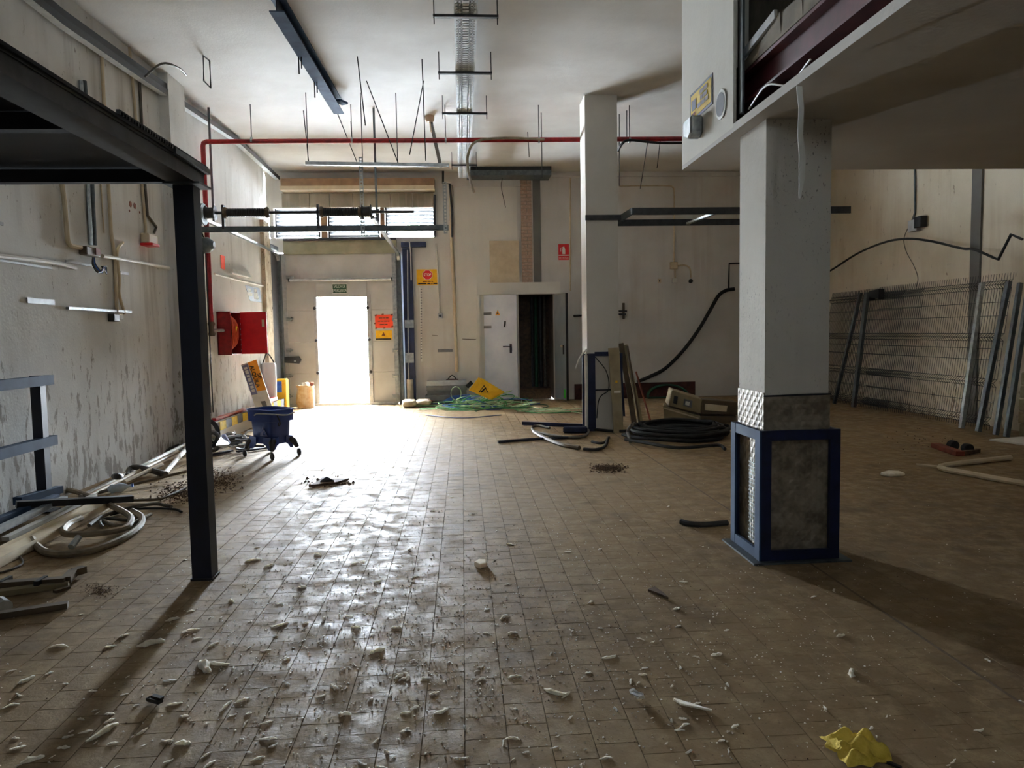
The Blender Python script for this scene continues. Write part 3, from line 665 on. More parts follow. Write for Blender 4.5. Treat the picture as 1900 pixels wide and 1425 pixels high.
for i in range(7): MB().box(h0x-.002,h0x+.004,yb-.02,yb-.006,za+.05+i*.08,za+.07+i*.08).build('hinge_rivet', 'galvanised', hc)
# ------------------------------------------------------------------ left wall fittings
def lwbox(px0, py0, px1, py1, d=.02):
    p, q = lw(px0,py0,d), lw(px1,py1,d)
    return MB().box(LX+.001, LX+d, min(p.y,q.y), max(p.y,q.y), min(p.z,q.z), max(p.z,q.z))
def YU(): return (0,1,0)
o = lwbox(410,473,418,500,.012).build('fire_hose_sign', 'orange_red'); tag(o, 'small orange-red sign on the left wall beside the red pipe', 'sign')
o = thing('dark_poster', 'dark poster with white text blocks above the hose cabinet', 'poster', lw(469,562,.004))
p, q = lw(455,529,.006), lw(483,561,.006)
MB().box(LX+.075,LX+.079,p.y-.0,q.y,q.z,p.z) 
MB().prism([(LX+.005,p.y,p.z),(LX+.005,q.y,p.z),(LX+.005,q.y+.1,q.z),(LX+.005,p.y+.25,q.z)], (-.003,0,0)).build('sheet', 'poster_dark', o)
zt, zb2 = p.z, q.z; hh_ = zt-zb2
for (u, v, w, g) in ((.25,.72,.22,(.5,)),(.28,.45,.34,(.7,)),(.68,.78,.18,()),(.70,.52,.26,(.4,)),(.72,.30,.32,(.3,.6))):
    scribble(o, (LX+.007,p.y+(q.y-p.y)*u,zb2+hh_*v), (0,1,0), ZU, w*(q.y-p.y), .055, 'sign_white', g)
o = thing('wall_lamp', 'white fluorescent batten fitting slanting on the left wall', 'lamp', lw(445,512,.05))
MB().bar(lw(428,503,.05), lw(466,512,.05), .07, .07).build('batten', 'pvc_white', o); MB().tube([lw(429,506,.1), lw(465,515,.1)], .018, 8).build('tube', 'sign_white', o)
# horizontal white conduit along the wall
run('wall_conduit', 'white conduit running level along the left wall under the broken box', 'conduit', [(-40,471),(60,482),(110,489),(140,498)], .02, 'pvc_white', lw)
run('wall_conduit', 'white conduit running level from the broken box towards the red pipe', 'conduit', [(190,475),(215,479),(250,485),(320,499),(335,502)], .02, 'pvc_white', lw)
run('wall_conduit', 'white conduit continuing behind the red pipe towards the stone edge', 'conduit', [(398,508),(430,517),(490,531)], .016, 'pvc_white', lw)
run('drop_conduit', 'left drop conduit bending into the broken box on the left wall', 'conduit', [(114,337),(120,380),(124,430),(128,452),(140,458),(162,461)], .022, 'pvc_beige', lw, sm=True)
run('drop_conduit', 'twin grey drop conduit above the broken box, left of the pair', 'conduit', [(150,150),(163,340),(169,455)], .02, 'galvanised', lw)
run('drop_conduit', 'twin grey drop conduit above the broken box, right of the pair', 'conduit', [(157,150),(171,340),(176,455)], .02, 'galvanised_dark', lw)
run('thin_cable', 'thin cable hanging down the left wall between conduit pairs', 'cable', [(187,340),(190,385),(193,432)], .007, 'pvc_beige', lw)
run('drop_conduit', 'long drop conduit reaching the small socket on the left wall', 'conduit', [(188,95),(201,340),(206,430),(213,480),(217,580)], .018, 'pvc_beige', lw)
run('drop_conduit', 'kinked conduit curling beside the long drop conduit', 'conduit', [(228,450),(220,460),(217,476),(222,520),(221,545),(231,582)], .016, 'pvc_beige', lw, sm=True)
run('drop_conduit', 'left conduit feeding the red wall socket', 'conduit', [(240,85),(263,340),(270,420),(271,455)], .016, 'pvc_beige', lw)
run('drop_conduit', 'right conduit feeding the red wall socket', 'conduit', [(259,150),(269,340),(274,400),(290,421),(286,432)], .016, 'grey_cable', lw)
o = thing('broken_junction_box', 'torn open beige junction box with wires on the left wall', 'junction box', lw(174,478,.06))
lwbox(161,456,188,478,.08).build('box', 'bronze_metal', o, bevel=.008); lwbox(178,460,187,474,.09).build('terminal', 'rust', o)
for i in range(4): MB().tube(spline([lw(172+i,478,.05),lw(172+i*2,492,.06),lw(182+i*3,506,.08),lw(192-i,500,.08),lw(188+i*3,494,.07),lw(198,509,.05)],4), .006, 5).build('loose_wire', ['black_plastic','grey_cable','blue_wire','black_plastic'][i], o)
o = thing('red_socket', 'beige wall socket with a red flap on the left wall', 'socket', lw(288,460,.05))
lwbox(276,432,294,455,.1).build('housing', 'pvc_beige', o, bevel=.01); lwbox(283,450,297,459,.14).build('flap', 'red_bright', o, bevel=.006)
o = thing('small_socket', 'small dark and white socket at the foot of the long conduit', 'socket', lw(222,597,.05))
lwbox(212,582,223,597,.07).build('body', 'dark_steel', o, bevel=.006); lwbox(223,583,230,594,.06).build('cover', 'sign_white', o, bevel=.006)
for i, (a, b_, c_, e, lab) in enumerate(((51,552,102,566,'short grey strip on the left wall above the blue railing'),(128,569,245,581,'long pale trunking strip behind the small socket'),(-30,476,97,500,'wide grey strip under the level conduit at the left edge'),(123,482,170,495,'grey strip patch beside the broken box'),(224,503,239,511,'little pale strip right of the long conduit'),(-20,406,7,419,'grey scrap strip high at the left edge of the wall'))):
    o = lwbox(a, b_, c_, e, .03 if i == 1 else .012).build('wall_trunking', 'galvanised' if i == 1 else 'jamb_grey'); tag(o, lab, 'strip', 'strips left on the left wall')
for i, (px, py) in enumerate(((242,379),(250,382),(240,391),(259,394))):
    o = MB().lathe(lw(px,py,.0), (1,0,0), [(.035 if i < 2 else .015,.0),(.03 if i < 2 else .012,.004)], 10).build('anchor_hole', 'rust'); tag(o, ['larger left rusty anchor hole high on the left wall','larger right rusty anchor hole high on the left wall','small rusty hole left below the anchor holes','small rusty hole right below the anchor holes'][i], 'hole')
for i, (px, y0, y1) in enumerate(((378,533,742),(375,640,800))):
    o = MB().tube([lw(px,y0,.03), lw(px+8 if i else px+4,y1,.03)], .012 if i else .018, 6).build('wall_cable', 'black_rubber' if i else 'pvc_white'); tag(o, ['white strip running down the wall just beyond the blue post','black cable hanging near the floor beyond the blue post'][i], 'cable')
for i, y in enumerate((532,563,577,592,622)):
    o = lwbox(369+i,y,381+i,y+8,.04).build('clip_box', 'sign_white'); tag(o, 'white clip box %s on the pale strip beyond the blue post' % ['topmost','second from the top','third from the top','fourth from the top','lowest'][i], 'clip', 'clip boxes')
# upper trunking at the head of the left wall
ut = thing('upper_cable_tray', 'lit metal cable tray running along the top of the left wall', 'cable tray', lw(263,149,.1))
pts = [lw(x, y, .10) for x, y in ((40,-16),(120,48),(263,146),(330,190),(437,260),(518,334))]
mb = MB(); 
for a, b_ in zip(pts, pts[1:]): mb.bar(a-Vector((.03,0,0)), b_-Vector((.03,0,0)), .08, .012)
mb.build('tray_floor', 'tray_zinc', ut)
mb = MB()
for a, b_ in zip(pts, pts[1:]): mb.bar(a+Vector((.012,0,.03)), b_+Vector((.012,0,.03)), .004, .07)
mb.build('tray_lip', 'dark_steel', ut)  # lip coloured near-black as part of the painted shadow band
mb = MB()
for a, b_ in zip(pts[:3], pts[1:4]): mb.bar(a+Vector((-.03,0,.08)), b_+Vector((-.03,0,.08)), .07, .12)
mb.build('shade_band', 'black_rubber', ut)  # black box stands in for the shadowed gap above the tray
o = MB().tube(spline([lw(268,143,.1),lw(300,118,.5),lw(330,125,.6),lw(345,139,.5)],5), .012, 6).build('loose_cable', 'grey_cable'); tag(o, 'loose cable end arching out of the upper tray', 'cable')
# ------------------------------------------------------------------ left steel platform
c = fl(375, 1077)
PX0, PX1, PYa, PYb = c.x-.055, c.x+.055, c.y-.0, c.y+.11
pl = thing('steel_platform', 'dark navy steel platform on the left with its front post', 'platform', (c.x, c.y, 0))
zb = bw(337, 343, PYa).z
MB().box(PX0, PX1, PYa, PYb, .012, zb).build('post', 'navy_dark', pl)
MB().box(PX0-.008, PX1+.008, PYa-.008, PYb+.008, 0, .012).build('foot_plate', 'dark_steel', pl)
MB().box(PX0-.04, PX1+.05, PYa-.04, PYb+.04, zb, zb+.012).build('cap_plate', 'galvanised_dark', pl)
zc = zb+.012; zt = zc+.085; ye = PYb+.04
MB().box(PX0-.02, PX1+.02, -2.5, ye, zc, zc+.012).box(PX0-.02, PX1+.02, -2.5, ye, zt-.012, zt).box(PX0-.015, PX1+.015, -2.5, ye-.005, zc+.006, zt-.006).build('main_beam', 'dark_steel', pl)
for y in (PYa+.02, 3.2, 2.2, 1.2):
    MB().box(LX+.01, PX0+.04, y, y+.06, zc+.01, zc+.08).build('joist', 'platform_black', pl)
MB().box(LX+.005, PX1+.03, -2.5, ye+.02, zt, zt+.015).build('deck', 'platform_black', pl)
mb = MB(); y = 3.3
while y < ye: mb.box(PX1+.02, PX1+.035, y, y+.012, zt+.015, zt+.034); y += .03
mb.box(PX1+.02,PX1+.035,3.3,ye,zt+.03,zt+.036); mb.build('grating_edge', 'dark_steel', pl)
MB().bar((PX1+.03,3.9,zt+.01),(PX1+.03,ye+.03,zt+.01),.02,.03).build('edge_angle', 'galvanised_dark', pl)
# ------------------------------------------------------------------ blue railing
rp = fl(85, 948)
rl_ = thing('blue_railing', 'slate blue handrail with two rails by the left wall', 'railing', (rp.x, rp.y, 0))
MB().box(rp.x-.04, rp.x+.04, rp.y-.04, rp.y+.04, .01, bw(80,699,rp.y).z+.01).build('post', 'navy_dark', rl_)
MB().box(rp.x-.08, rp.x+.08, rp.y-.08, rp.y+.08, 0, .01).build('base_plate', 'dark_steel', rl_)
for py in (707, 822):
    z = bw(85,py,rp.y-.05).z; MB().box(rp.x+.03-.05, rp.x+.055, 2.6, rp.y+.14, z-.04, z+.04).build('rail', 'slate_blue', rl_)
MB().box(rp.x-.04, rp.x+.04, 2.7, 2.78, 0, 1.15).build('post', 'navy_dark', rl_)
z = bw(60,938,rp.y-.4).z
MB().bar((rp.x+.1,4.0,.10),(rp.x+.1,rp.y-.02,.10),.06,.08).build('toe_rail', 'slate_blue', rl_)
# ------------------------------------------------------------------ ceiling ironwork
b0, b1 = ce(497,-8,.12), ce(620,203,.12)
bb = thing('ceiling_rail', 'blue-grey steel rail bolted under the ceiling', 'steel beam', b1)
a_, e_ = ce(512,-10,.0), ce(628,190,.0)
d_ = (Vector((e_.x,e_.y,0))-Vector((a_.x,a_.y,0))).normalized(); s_ = Vector((d_.y,-d_.x,0))
P0 = Vector((a_.x,a_.y,CZ)); P1 = Vector((e_.x,e_.y,CZ))
MB().bar(P0-Vector((0,0,.15)), P1-Vector((0,0,.15)), .14, .012).build('bottom_flange', 'rail_blue', bb)
MB().bar(P0-Vector((0,0,.075)), P1-Vector((0,0,.075)), .012, .14).build('web', 'navy_dark', bb)
MB().bar(P0-Vector((0,0,.006)), P1-Vector((0,0,.006)), .14, .01).build('top_flange', 'slate_blue', bb)
MB().bar(P1-d_*.35+s_*.04-Vector((0,0,.08)), P1-d_*.2+s_*.12-Vector((0,0,.08)), .1, .03).build('end_bracket', 'rail_blue', bb)
for u in (.35, .6): 
    q = P0.lerp(P1,u)-s_*.06; MB().tube([q-Vector((0,0,.15)),q-Vector((0,0,.34))], .008, 6).tube([q-Vector((-.03,0,.15)),q-Vector((-.03,0,.28))], .008, 6).build('hanging_bolt', 'dark_steel', bb)
# perforated cable tray
TZ = CZ-.22
tl0, tl1, tr0, tr1 = on(842,-10,2,TZ), on(838,316,2,TZ), on(887,-10,2,TZ), on(861,316,2,TZ)
ctn, ctf = (tl0+tr0)/2, (tl1+tr1)/2; tw = (tr0.x-tl0.x); ctf.y = BY-.6
ct = thing('ceiling_cable_tray', 'perforated galvanised cable tray hung from the ceiling', 'cable tray', ctn)
xa, xb = ctn.x-tw/2, ctn.x+tw/2; yn, yf = 4.6, BY-.55
mb = MB()
for u, v in ((0,.06),(.14,.2),(.28,.36),(.64,.72),(.8,.86),(.94,1)): mb.box(xa+tw*u, xa+tw*v, yn, yf, TZ-.004, TZ)
y = yn; row = 0
while y < yf:
    if y < 9: mb.box(xa+tw*.06, xa+tw*.94, y, y+.040, TZ-.004, TZ)
    else: mb.box(xa+tw*.06, xa+tw*.94, y, y+.050, TZ-.004, TZ)
    y += .062
mb.build('tray_floor', 'tray_zinc', ct)
MB().box(xa-.003, xa, yn, yf, TZ-.004, TZ+.06).box(xb, xb+.003, yn, yf, TZ-.004, TZ+.06).build('tray_sides', 'tray_zinc', ct)
MB().box(xa+.02, xb-.02, yn, yf, TZ+.03, TZ+.05).build('cables_inside', 'galvanised_dark', ct)
for py in (31, 136, 211, 307):
    p = on(865, py, 2, TZ-.02); y = p.y; w = .2 if py < 300 else .12
    MB().box(xa-w, xb+w, y-.02, y+.02, TZ-.03, TZ-.006).build('cross_bracket', 'dark_steel', ct)
    for x in (xa-w+.01, xb+w-.01): MB().tube([(x,y,TZ-.09),(x,y,CZ)], .006, 6).build('hanger_rod', 'dark_steel', ct)
# loose hanging rods
rods = [((663,105),(678,233)),((680,150),(739,303)),((783,110),(790,298)),((786,150),(760,287)),((563,205),(573,303)),((624,205),(662,300)),((1004,209),(1006,330)),((1084,195),(1084,330)),((1163,205),(1163,262)),((1149,212),(1149,345)),((1203,255),(1188,350)),((1225,262),(1219,312)),((651,225),(653,262)),((979,245),(982,292))]
ORD = ['leftmost','second from the left','third from the left','fourth from the left','fifth from the left','sixth from the left','seventh from the left','seventh from the right','sixth from the right','fifth from the right','fourth from the right','third from the right','second from the right','rightmost']
for i, (a, b_) in enumerate(sorted(rods, key=lambda r: r[1][0])):
    p = ce(*a); o = MB().tube([p, Vector(bw(b_[0], b_[1], p.y))], .007, 6).build('hanging_rod', 'dark_steel')
    tag(o, 'thin bare rod hanging from the ceiling, %s of the loose rods' % ORD[i], 'rod', 'leftover ceiling rods')
p = ce(377,103); o = thing('wire_hanger', 'rectangular wire hanger loop dangling from the ceiling', 'hanger', p-Vector((0,0,.25)))
q = [ce(377,103), bw(378,150,ce(377,103).y), bw(391,163,ce(377,103).y-.3), bw(389,113,ce(377,103).y-.3)]
MB().tube(q, .009, 6, closed=True).build('loop', 'dark_steel', o)
p = ce(797,215); o = thing('ceiling_sensor', 'small beige sensor box on the ceiling near the tray', 'sensor', p-Vector((0,0,.12)))
MB().lathe(p, (0,0,-1), [(.07,0),(.07,.06),(.05,.09)], 12).build('body', 'pvc_beige', o, smooth=True)
MB().tube([p-Vector((0,0,.08)), bw(800,245,p.y)], .012, 6).build('stem', 'pvc_beige', o)
o = MB().bar(bw(800,228,p.y), bw(818,310,p.y+1.2), .05, .03).build('dark_strut', 'dark_steel'); tag(o, 'dark slanting steel strut below the ceiling sensor', 'strut')
st = bw(567,303,10.0); en = bw(833,307,10.0)
o = thing('light_strut', 'long shiny strut channel hung level before the louvres', 'strut', (st+en)/2)
MB().bar(st, en, .045, .045).build('channel', 'aluminium', o)
for i, px in enumerate((572,673,738)): MB().tube([bw(px,304,10.0), Vector((bw(px,304,10.0).x,10.0,CZ))], .006, 6).build('hanger', 'dark_steel', o)
# loose cables at the red pipe
o = MB().tube(spline([bw(1010,259,10.4),bw(940,256,10.35),bw(885,262,10.3),bw(869,285,10.3),bw(868,310,10.3),bw(874,340,10.3),bw(880,358,10.3)],5), .018, 8).build('loose_cable', 'beige_hose', smooth=True); tag(o, 'beige hose looping off the red pipe and hanging down', 'cable')
o = MB().tube(spline([bw(1147,280,10.6),bw(1155,266,10.4),bw(1170,260,10.4),bw(1220,265,10.4),bw(1275,265,10.4)],5), .018, 8).build('loose_cable', 'black_rubber', smooth=True); tag(o, 'black cable draped under the red pipe by the far column', 'cable')
o = MB().tube(spline([bw(930,300,14.3),bw(934,325,14.5),bw(930,345,14.6),bw(938,385,14.7)],5), .007, 5).build('loose_cable', 'grey_cable'); tag(o, 'thin wire dangling over the white wall panel', 'cable')
# ------------------------------------------------------------------ right mezzanine
MX = 1.70; SZ = 2.61; MYF = 5.55
struct('ceiling_mezzanine', MB().box(MX, RX, FYR, MYF, SZ, SZ+.03).box(MX, MX+.03, FYR, 4.5, SZ+.03, SZ+.05), 'soffit_board', 'plasterboard soffit of the right mezzanine')
struct('wall_mezzanine', MB().box(MX, MX+.02, 4.5, MYF, SZ+.03, CZ).box(MX+.02, RX, MYF-.03, MYF, SZ+.03, CZ), 'panel_white', 'white mezzanine fascia panel')
struct('floor_mezzanine', MB().box(MX+.08, RX, FYR, MYF-.04, 3.0, 3.05), 'membrane', 'mezzanine floor deck')
struct('wall_partition', MB().box(MX+.5, MX+.54, FYR, MYF-.04, 3.05, CZ), 'membrane', 'brown partition on the mezzanine')
mbm = thing('maroon_beam', 'maroon steel beam exposed along the open mezzanine edge', 'steel beam', (MX+.14, 3, 2.78))
bx_ = MX+.15
MB().box(bx_-.07, bx_+.07, FYR+.02, 5.4, 2.79, 2.805).build('bottom_flange', 'maroon', mbm)
MB().box(bx_-.005, bx_+.005, FYR+.02, 5.4, 2.805, 2.965).build('web', 'maroon', mbm)
MB().box(bx_-.07, bx_+.07, FYR+.02, 5.4, 2.965, 2.985).build('top_flange', 'maroon', mbm)
o = thing('torn_membrane', 'torn grey membrane sheet hanging over the maroon beam', 'sheet', (MX+.09, 3.5, 3.0))
prof = [(4.55,.0),(4.3,.08),(4.0,.16),(3.75,.12),(3.5,.22),(3.2,.18),(2.8,.26),(2.3,.2)]
mb = MB(); 
for (y0_, h0_), (y1_, h1_) in zip(prof, prof[1:]):
    mb.prism([(MX+.085+random.uniform(-.006,.006),y0_,2.99),(MX+.085,y1_,2.99),(MX+.085+random.uniform(-.01,.01),y1_,3.04+h1_*.5),(MX+.085,y0_,3.04+h0_*.5)], (-.006,0,0))
mb.build('sheet', 'membrane', o)
o = MB().bar((MX+.06,4.5,3.07),(MX+.07,4.05,3.13),.02,.05).build('foil_strip', 'aluminium'); tag(o, 'bright foil strip lying on the torn membrane edge', 'strip')
o = MB().box(MX+.025,MX+.06,4.47,4.49,SZ+.1,CZ-.02).box(MX+.025,MX+.03,4.42,4.49,SZ+.1,CZ-.02).build('metal_stud', 'galvanised_dark'); tag(o, 'grey metal stud upright behind the fascia edge', 'stud')
o = MB().tube(spline([(MX+.06,4.4,2.72),(MX+.04,4.1,2.76),(MX+.08,3.9,2.7),(MX+.05,3.6,2.72)],5), .006, 5).build('loose_wire', 'pvc_white'); tag(o, 'pale loose wire inside the open mezzanine edge', 'wire')
rib = [(1483,160),(1487,200),(1485,250),(1489,290),(1488,330),(1484,368)]
yr = on(1483,160,0,MX-.02).y; mb = MB(); wd = (11,10,10,12,11,3)
for i in range(5):
    a, b_ = rib[i], rib[i+1]
    p = [bw(a[0]-wd[i]/2,a[1],yr),bw(a[0]+wd[i]/2,a[1],yr),bw(b_[0]+wd[i+1]/2,b_[1],yr),bw(b_[0]-wd[i+1]/2,b_[1],yr)]
    mb.prism(p, (0,.003,0))
o = mb.build('hanging_tape', 'pvc_white'); tag(o, 'torn white tape strip hanging from the mezzanine soffit edge', 'tape')
# fascia fittings (on the plane x = MX, facing left)
def fx(px, py, off=.004): return on(px, py, 0, MX-off)
o = thing('camera_sign', 'yellow video surveillance sign with dark border on the fascia', 'sign', fx(1300,230))
A, B, C, D = fx(1281,176), fx(1322,136), fx(1322,195), fx(1281,227)
def patch(pts, mat, nm, par, off=.0): return MB().prism([Vector(p)-Vector((off,0,0)) for p in pts], (.003,0,0)).build(nm, mat, par)
yA, yB, zT, zB = A.y, B.y, (A.z+B.z)/2, (C.z+D.z)/2
def sq(u0, v0, u1, v1): return [(MX-.004,yA+(yB-yA)*u,zB+(zT-zB)*v) for u, v in ((u0,v0),(u1,v0),(u1,v1),(u0,v1))]
patch(sq(0,0,1,1), 'poster_dark', 'border', o); patch(sq(.05,.1,.95,.9), 'yellow_paint', 'field', o, .003); patch(sq(.1,.35,.3,.7), 'poster_dark', 'camera_pictogram', o, .006)
for i in range(3): scribble(o, (MX-.011,yA+(yB-yA)*(.66,.66,.62)[i],zB+(zT-zB)*(.74-.2*i)), (0,-1,0), ZU, abs(yA-yB)*(.36,.3,.5)[i], .03, 'bronze_metal', ((.5,),(.4,),(.35,.7))[i])
scribble(o, (MX-.011,yA+(yB-yA)*.18,zB+(zT-zB)*.2), (0,-1,0), ZU, abs(yA-yB)*.18, .02, 'rust', (.5,))
c = fx(1338,194); o = thing('round_speaker', 'round white grille set in the fascia beside the sign', 'grille', c-Vector((0,0,.1)))
MB().lathe(c, (-1,0,0), [(.095,0),(.092,.004),(.075,.006)], 24).build('rim', 'sign_white', o, smooth=True); MB().lathe(c-Vector((.004,0,0)), (-1,0,0), [(.074,0),(.074,.004)], 24).build('mesh', 'print_grey', o)
c = fx(1296,236); o = thing('fascia_socket', 'grey plug box under the surveillance sign', 'socket', c-Vector((0,0,.08)))
MB().prism([(MX,c.y+.09,c.z+.06),(MX,c.y-.09,c.z+.06),(MX,c.y-.09,c.z-.06),(MX,c.y-.02,c.z-.09),(MX,c.y+.09,c.z-.05)], (-.09,0,0)).build('housing', 'galvanised', o, bevel=.012)
# ------------------------------------------------------------------ near column with its guard
g0, g1 = fl(1412,1045), fl(1563,1043); gb = fl(1358,1010)
gx0, gx1, gy0, gy1 = g0.x-.0, g1.x, g0.y, gb.y+.07
cx0, cx1 = bw(1420,500,gy0+.07).x, bw(1540,500,gy0+.07).x; cy0 = gy0+.07; cy1 = cy0+.40
nc = thing('near_column', 'square white column clad in tread plate at its foot', 'column', ((cx0+cx1)/2,(cy0+cy1)/2,0))
zp = bw(1420,735,cy0).z
MB().box(cx0, cx1, cy0, cy1, 0, SZ-.002).build('shaft', 'column_paint', nc)
for f_, (a, b_, c_, e) in enumerate(((cx0-.008,cx0-.001,cy0-.008,cy1),(cx0,cx1+.008,cy0-.008,cy0-.001),(cx1+.001,cx1+.008,cy0,cy1))):
    MB().box(a, b_, c_, e, .01, zp+(.02 if f_ == 0 else 0)).build('tread_sheet', 'tread_plate', nc)
MB().bar((cx0-.01,cy0-.01,zp-.0),(cx1+.01,cy0-.01,zp+.005),.006,.01).build('sheet_lip', 'dark_steel', nc)
gd = thing('column_guard', 'blue angle-iron crash guard around the near column', 'guard', ((gx0+gx1)/2,gy0,0))
zg = bw(1412,800,gy0).z; pw = .06
for x, y in ((gx0,gy0),(gx1-pw,gy0),(gx0,gy1-.03),(gx1-pw,gy1-.03)):
    MB().box(x, x+pw, y, y+.03, .012, zg).build('guard_post', 'navy_paint', gd)
MB().box(gx0-.012,gx0,gy0,gy0+.07,.012,zg).build('guard_post', 'slate_blue', gd); MB().box(gx0-.012,gx0,gy1-.07,gy1,.012,zg).build('guard_post', 'slate_blue', gd)
for z in (.012, zg-.06):
    MB().box(gx0+pw, gx1-pw, gy0, gy0+.02, z, z+.06).build('guard_rail', 'navy_paint', gd); MB().box(gx0-.01, gx0+.01, gy0+.07, gy1-.07, z, z+.06).build('guard_rail', 'slate_blue', gd); MB().box(gx1-.02, gx1, gy0+.03, gy1-.03, z, z+.06).build('guard_rail', 'navy_paint', gd)
    MB().box(gx0+pw, gx1-pw, gy1-.03, gy1-.01, z, z+.06).build('guard_rail', 'navy_paint', gd)
MB().box(gx0-.06, gx1+.06, gy0-.04, gy1+.03, 0, .011).build('floor_plate', 'galvanised_dark', gd)
mb = MB(); z = .1
while z < .6: mb.bar((gx0+.012,gy0+.08,z),(gx0+.012,gy0+.22,z),.005,.005); z += .025
for y in range(5): mb.bar((gx0+.014,gy0+.09+y*.03,.09),(gx0+.014,gy0+.09+y*.03,.6),.005,.005)
mb.build('wire_grid', 'galvanised', gd)
# ------------------------------------------------------------------ far column with its guard and steel frame
f0, f1 = fl(1087,795), fl(1150,790)
fx0, fy0 = on(1088,500,1,10.05).x, 10.05; fx1 = on(1147,500,1,10.05).x; fy1 = fy0+.42
fc = thing('far_column', 'square white column near the middle of the hall', 'column', ((fx0+fx1)/2,fy0+.2,0))
MB().box(fx0, fx1, fy0, fy1, 0, CZ-.001).build('shaft', 'column_smooth', fc)
o = thing('far_column_guard', 'blue steel guard at the foot of the far column', 'guard', (fx0, fy0-.03, 0))
zg2 = bw(1100,656,fy0-.05).z
MB().box(fx0-.08, fx0-.005, fy0-.06, fy0-.005, 0, zg2).box(fx0-.02, fx0+.1, fy0-.06, fy0-.005, 0, zg2).build('corner_post', 'navy_paint', o)
MB().box(fx1+.005, fx1+.04, fy0-.06, fy0-.005, 0, zg2).build('corner_post', 'navy_paint', o)
for py in (657, 724): 
    z = bw(1110,py,fy0-.05).z; MB().box(fx0+.1, fx1, fy0-.03, fy0-.005, z-.03 if py < 700 else z-.01, z+.03 if py < 700 else z+.01).build('cross_rail', 'navy_paint' if py < 700 else 'black_plastic', o)
MB().tube([(fx0-.035,fy0-.085,.02),(fx0-.03,fy0-.085,.7),(fx0-.035,fy0-.085,zg2-.02)], .024, 8).build('white_conduit', 'pvc_white', o, smooth=True)
MB().tube(spline([(fx0-.035,fy0-.085,zg2-.02),(fx0-.02,fy0-.09,zg2+.06),(fx0-.12,fy0-.1,zg2-.05),(fx0-.18,fy0-.1,zg2-.2)],5), .012, 6).build('knotted_cord', 'pvc_white', o)
MB().tube(spline([(fx0+.1,fy0-.07,zg2-.05),(fx0+.25,fy0-.08,zg2-.25),(fx0+.28,fy0-.08,zg2-.5),(fx0+.15,fy0-.08,zg2-.62),(fx0+.11,fy0-.08,zg2-.9)],5), .007, 5).build('wire', 'black_rubber', o)
zf = bw(1110,404,fy0).z
o = thing('shelf_frame', 'dark angle-iron shelf frame fixed to the far column', 'shelf frame', (fx1+.8, fy0+.2, zf))
MB().box(fx0-.01, fx1+.06, fy0-.03, fy0-.001, zf-.035, zf+.035).build('column_strap', 'dark_steel', o)
ya, yb = bw(1165,391,9.4).y, 10.5
MB().box(fx1+.06, 5.2, fy0-.55, fy0-.52, zf-.05, zf+.04).build('front_angle', 'dark_steel', o)
MB().box(fx1+.01, 5.2, fy0+.45, fy0+.48, zf-.05, zf+.04).build('rear_angle', 'dark_steel', o)
MB().bar((fx1+.08,fy0-.55,zf),(fx1+.04,fy0+.46,zf),.04,.08).build('side_angle', 'galvanised_dark', o)
MB().bar((3.4,fy0-.53,zf-.02),(3.3,fy0+.46,zf-.02),.05,.03).build('cross_member', 'galvanised', o)
# leaning panels at the far column
def lean(name, label, cat, b0, b1, t0, t1, th, mat, yb, yt, group=None, parts=None):
    P = [bw(*b0,yb), bw(*b1,yb), bw(*t1,yt), bw(*t0,yt)]
    P[0].z = P[1].z = .004
    o = MB().prism(P, (0,th,0)).build(name, mat); return tag(o, label, cat, group)
yl = fl(1140,800).y
o = thing('metal_cover', 'tan metal cover panel leaning on the far column', 'panel', fl(1145,800))
P = [bw(1139,802,fy0-.3), bw(1157,800,fy0-.3), bw(1149,645,fy0-.11), bw(1129,646,fy0-.11)]
for p in P[:2]: p.z = .004
MB().prism(P, (0,.03,0)).build('sheet', 'tan_metal', o)
a = [P[3].lerp(P[0],.52)-Vector((0,.012,0)), P[2].lerp(P[1],.52)-Vector((0,.012,0))]
MB().bar(a[0].lerp(a[1],.25), a[0].lerp(a[1],.9), .004, .03).build('white_strip', 'pvc_white', o); MB().bar(a[0].lerp(a[1],.4)+Vector((0,0,.14)), a[0].lerp(a[1],.6)+Vector((0,0,.14)), .004, .03).build('yellow_label', 'yellow', o)
for i, (b_, t_, w, m, lab) in enumerate((((1178,792),(1152,637),.07,'bronze_metal','brown metal profile leaning behind the tan panel'),((1190,788),(1160,640),.06,'tan_metal','wide tan profile leaning between two brown ones'),((1187,790),(1164,642),.025,'bronze_metal','thin brown profile leaning right of the wide tan one'),((1210,792),(1180,690),.022,'rust','short reddish rod leaning rightmost by the far column'),((1158,772),(1151,662),.03,'navy_paint','dark blue bar leaning closest to the far column'))):
    q = fl(*b_, .01); tpt = bw(*t_, max(q.y-.05, fy0+.1) if i != 3 else q.y+.3)
    o = MB().bar(q, tpt, w, .03, (0,1,0)).build('leaning_profile', m); tag(o, lab, 'profile', 'profiles leaning at the far column')
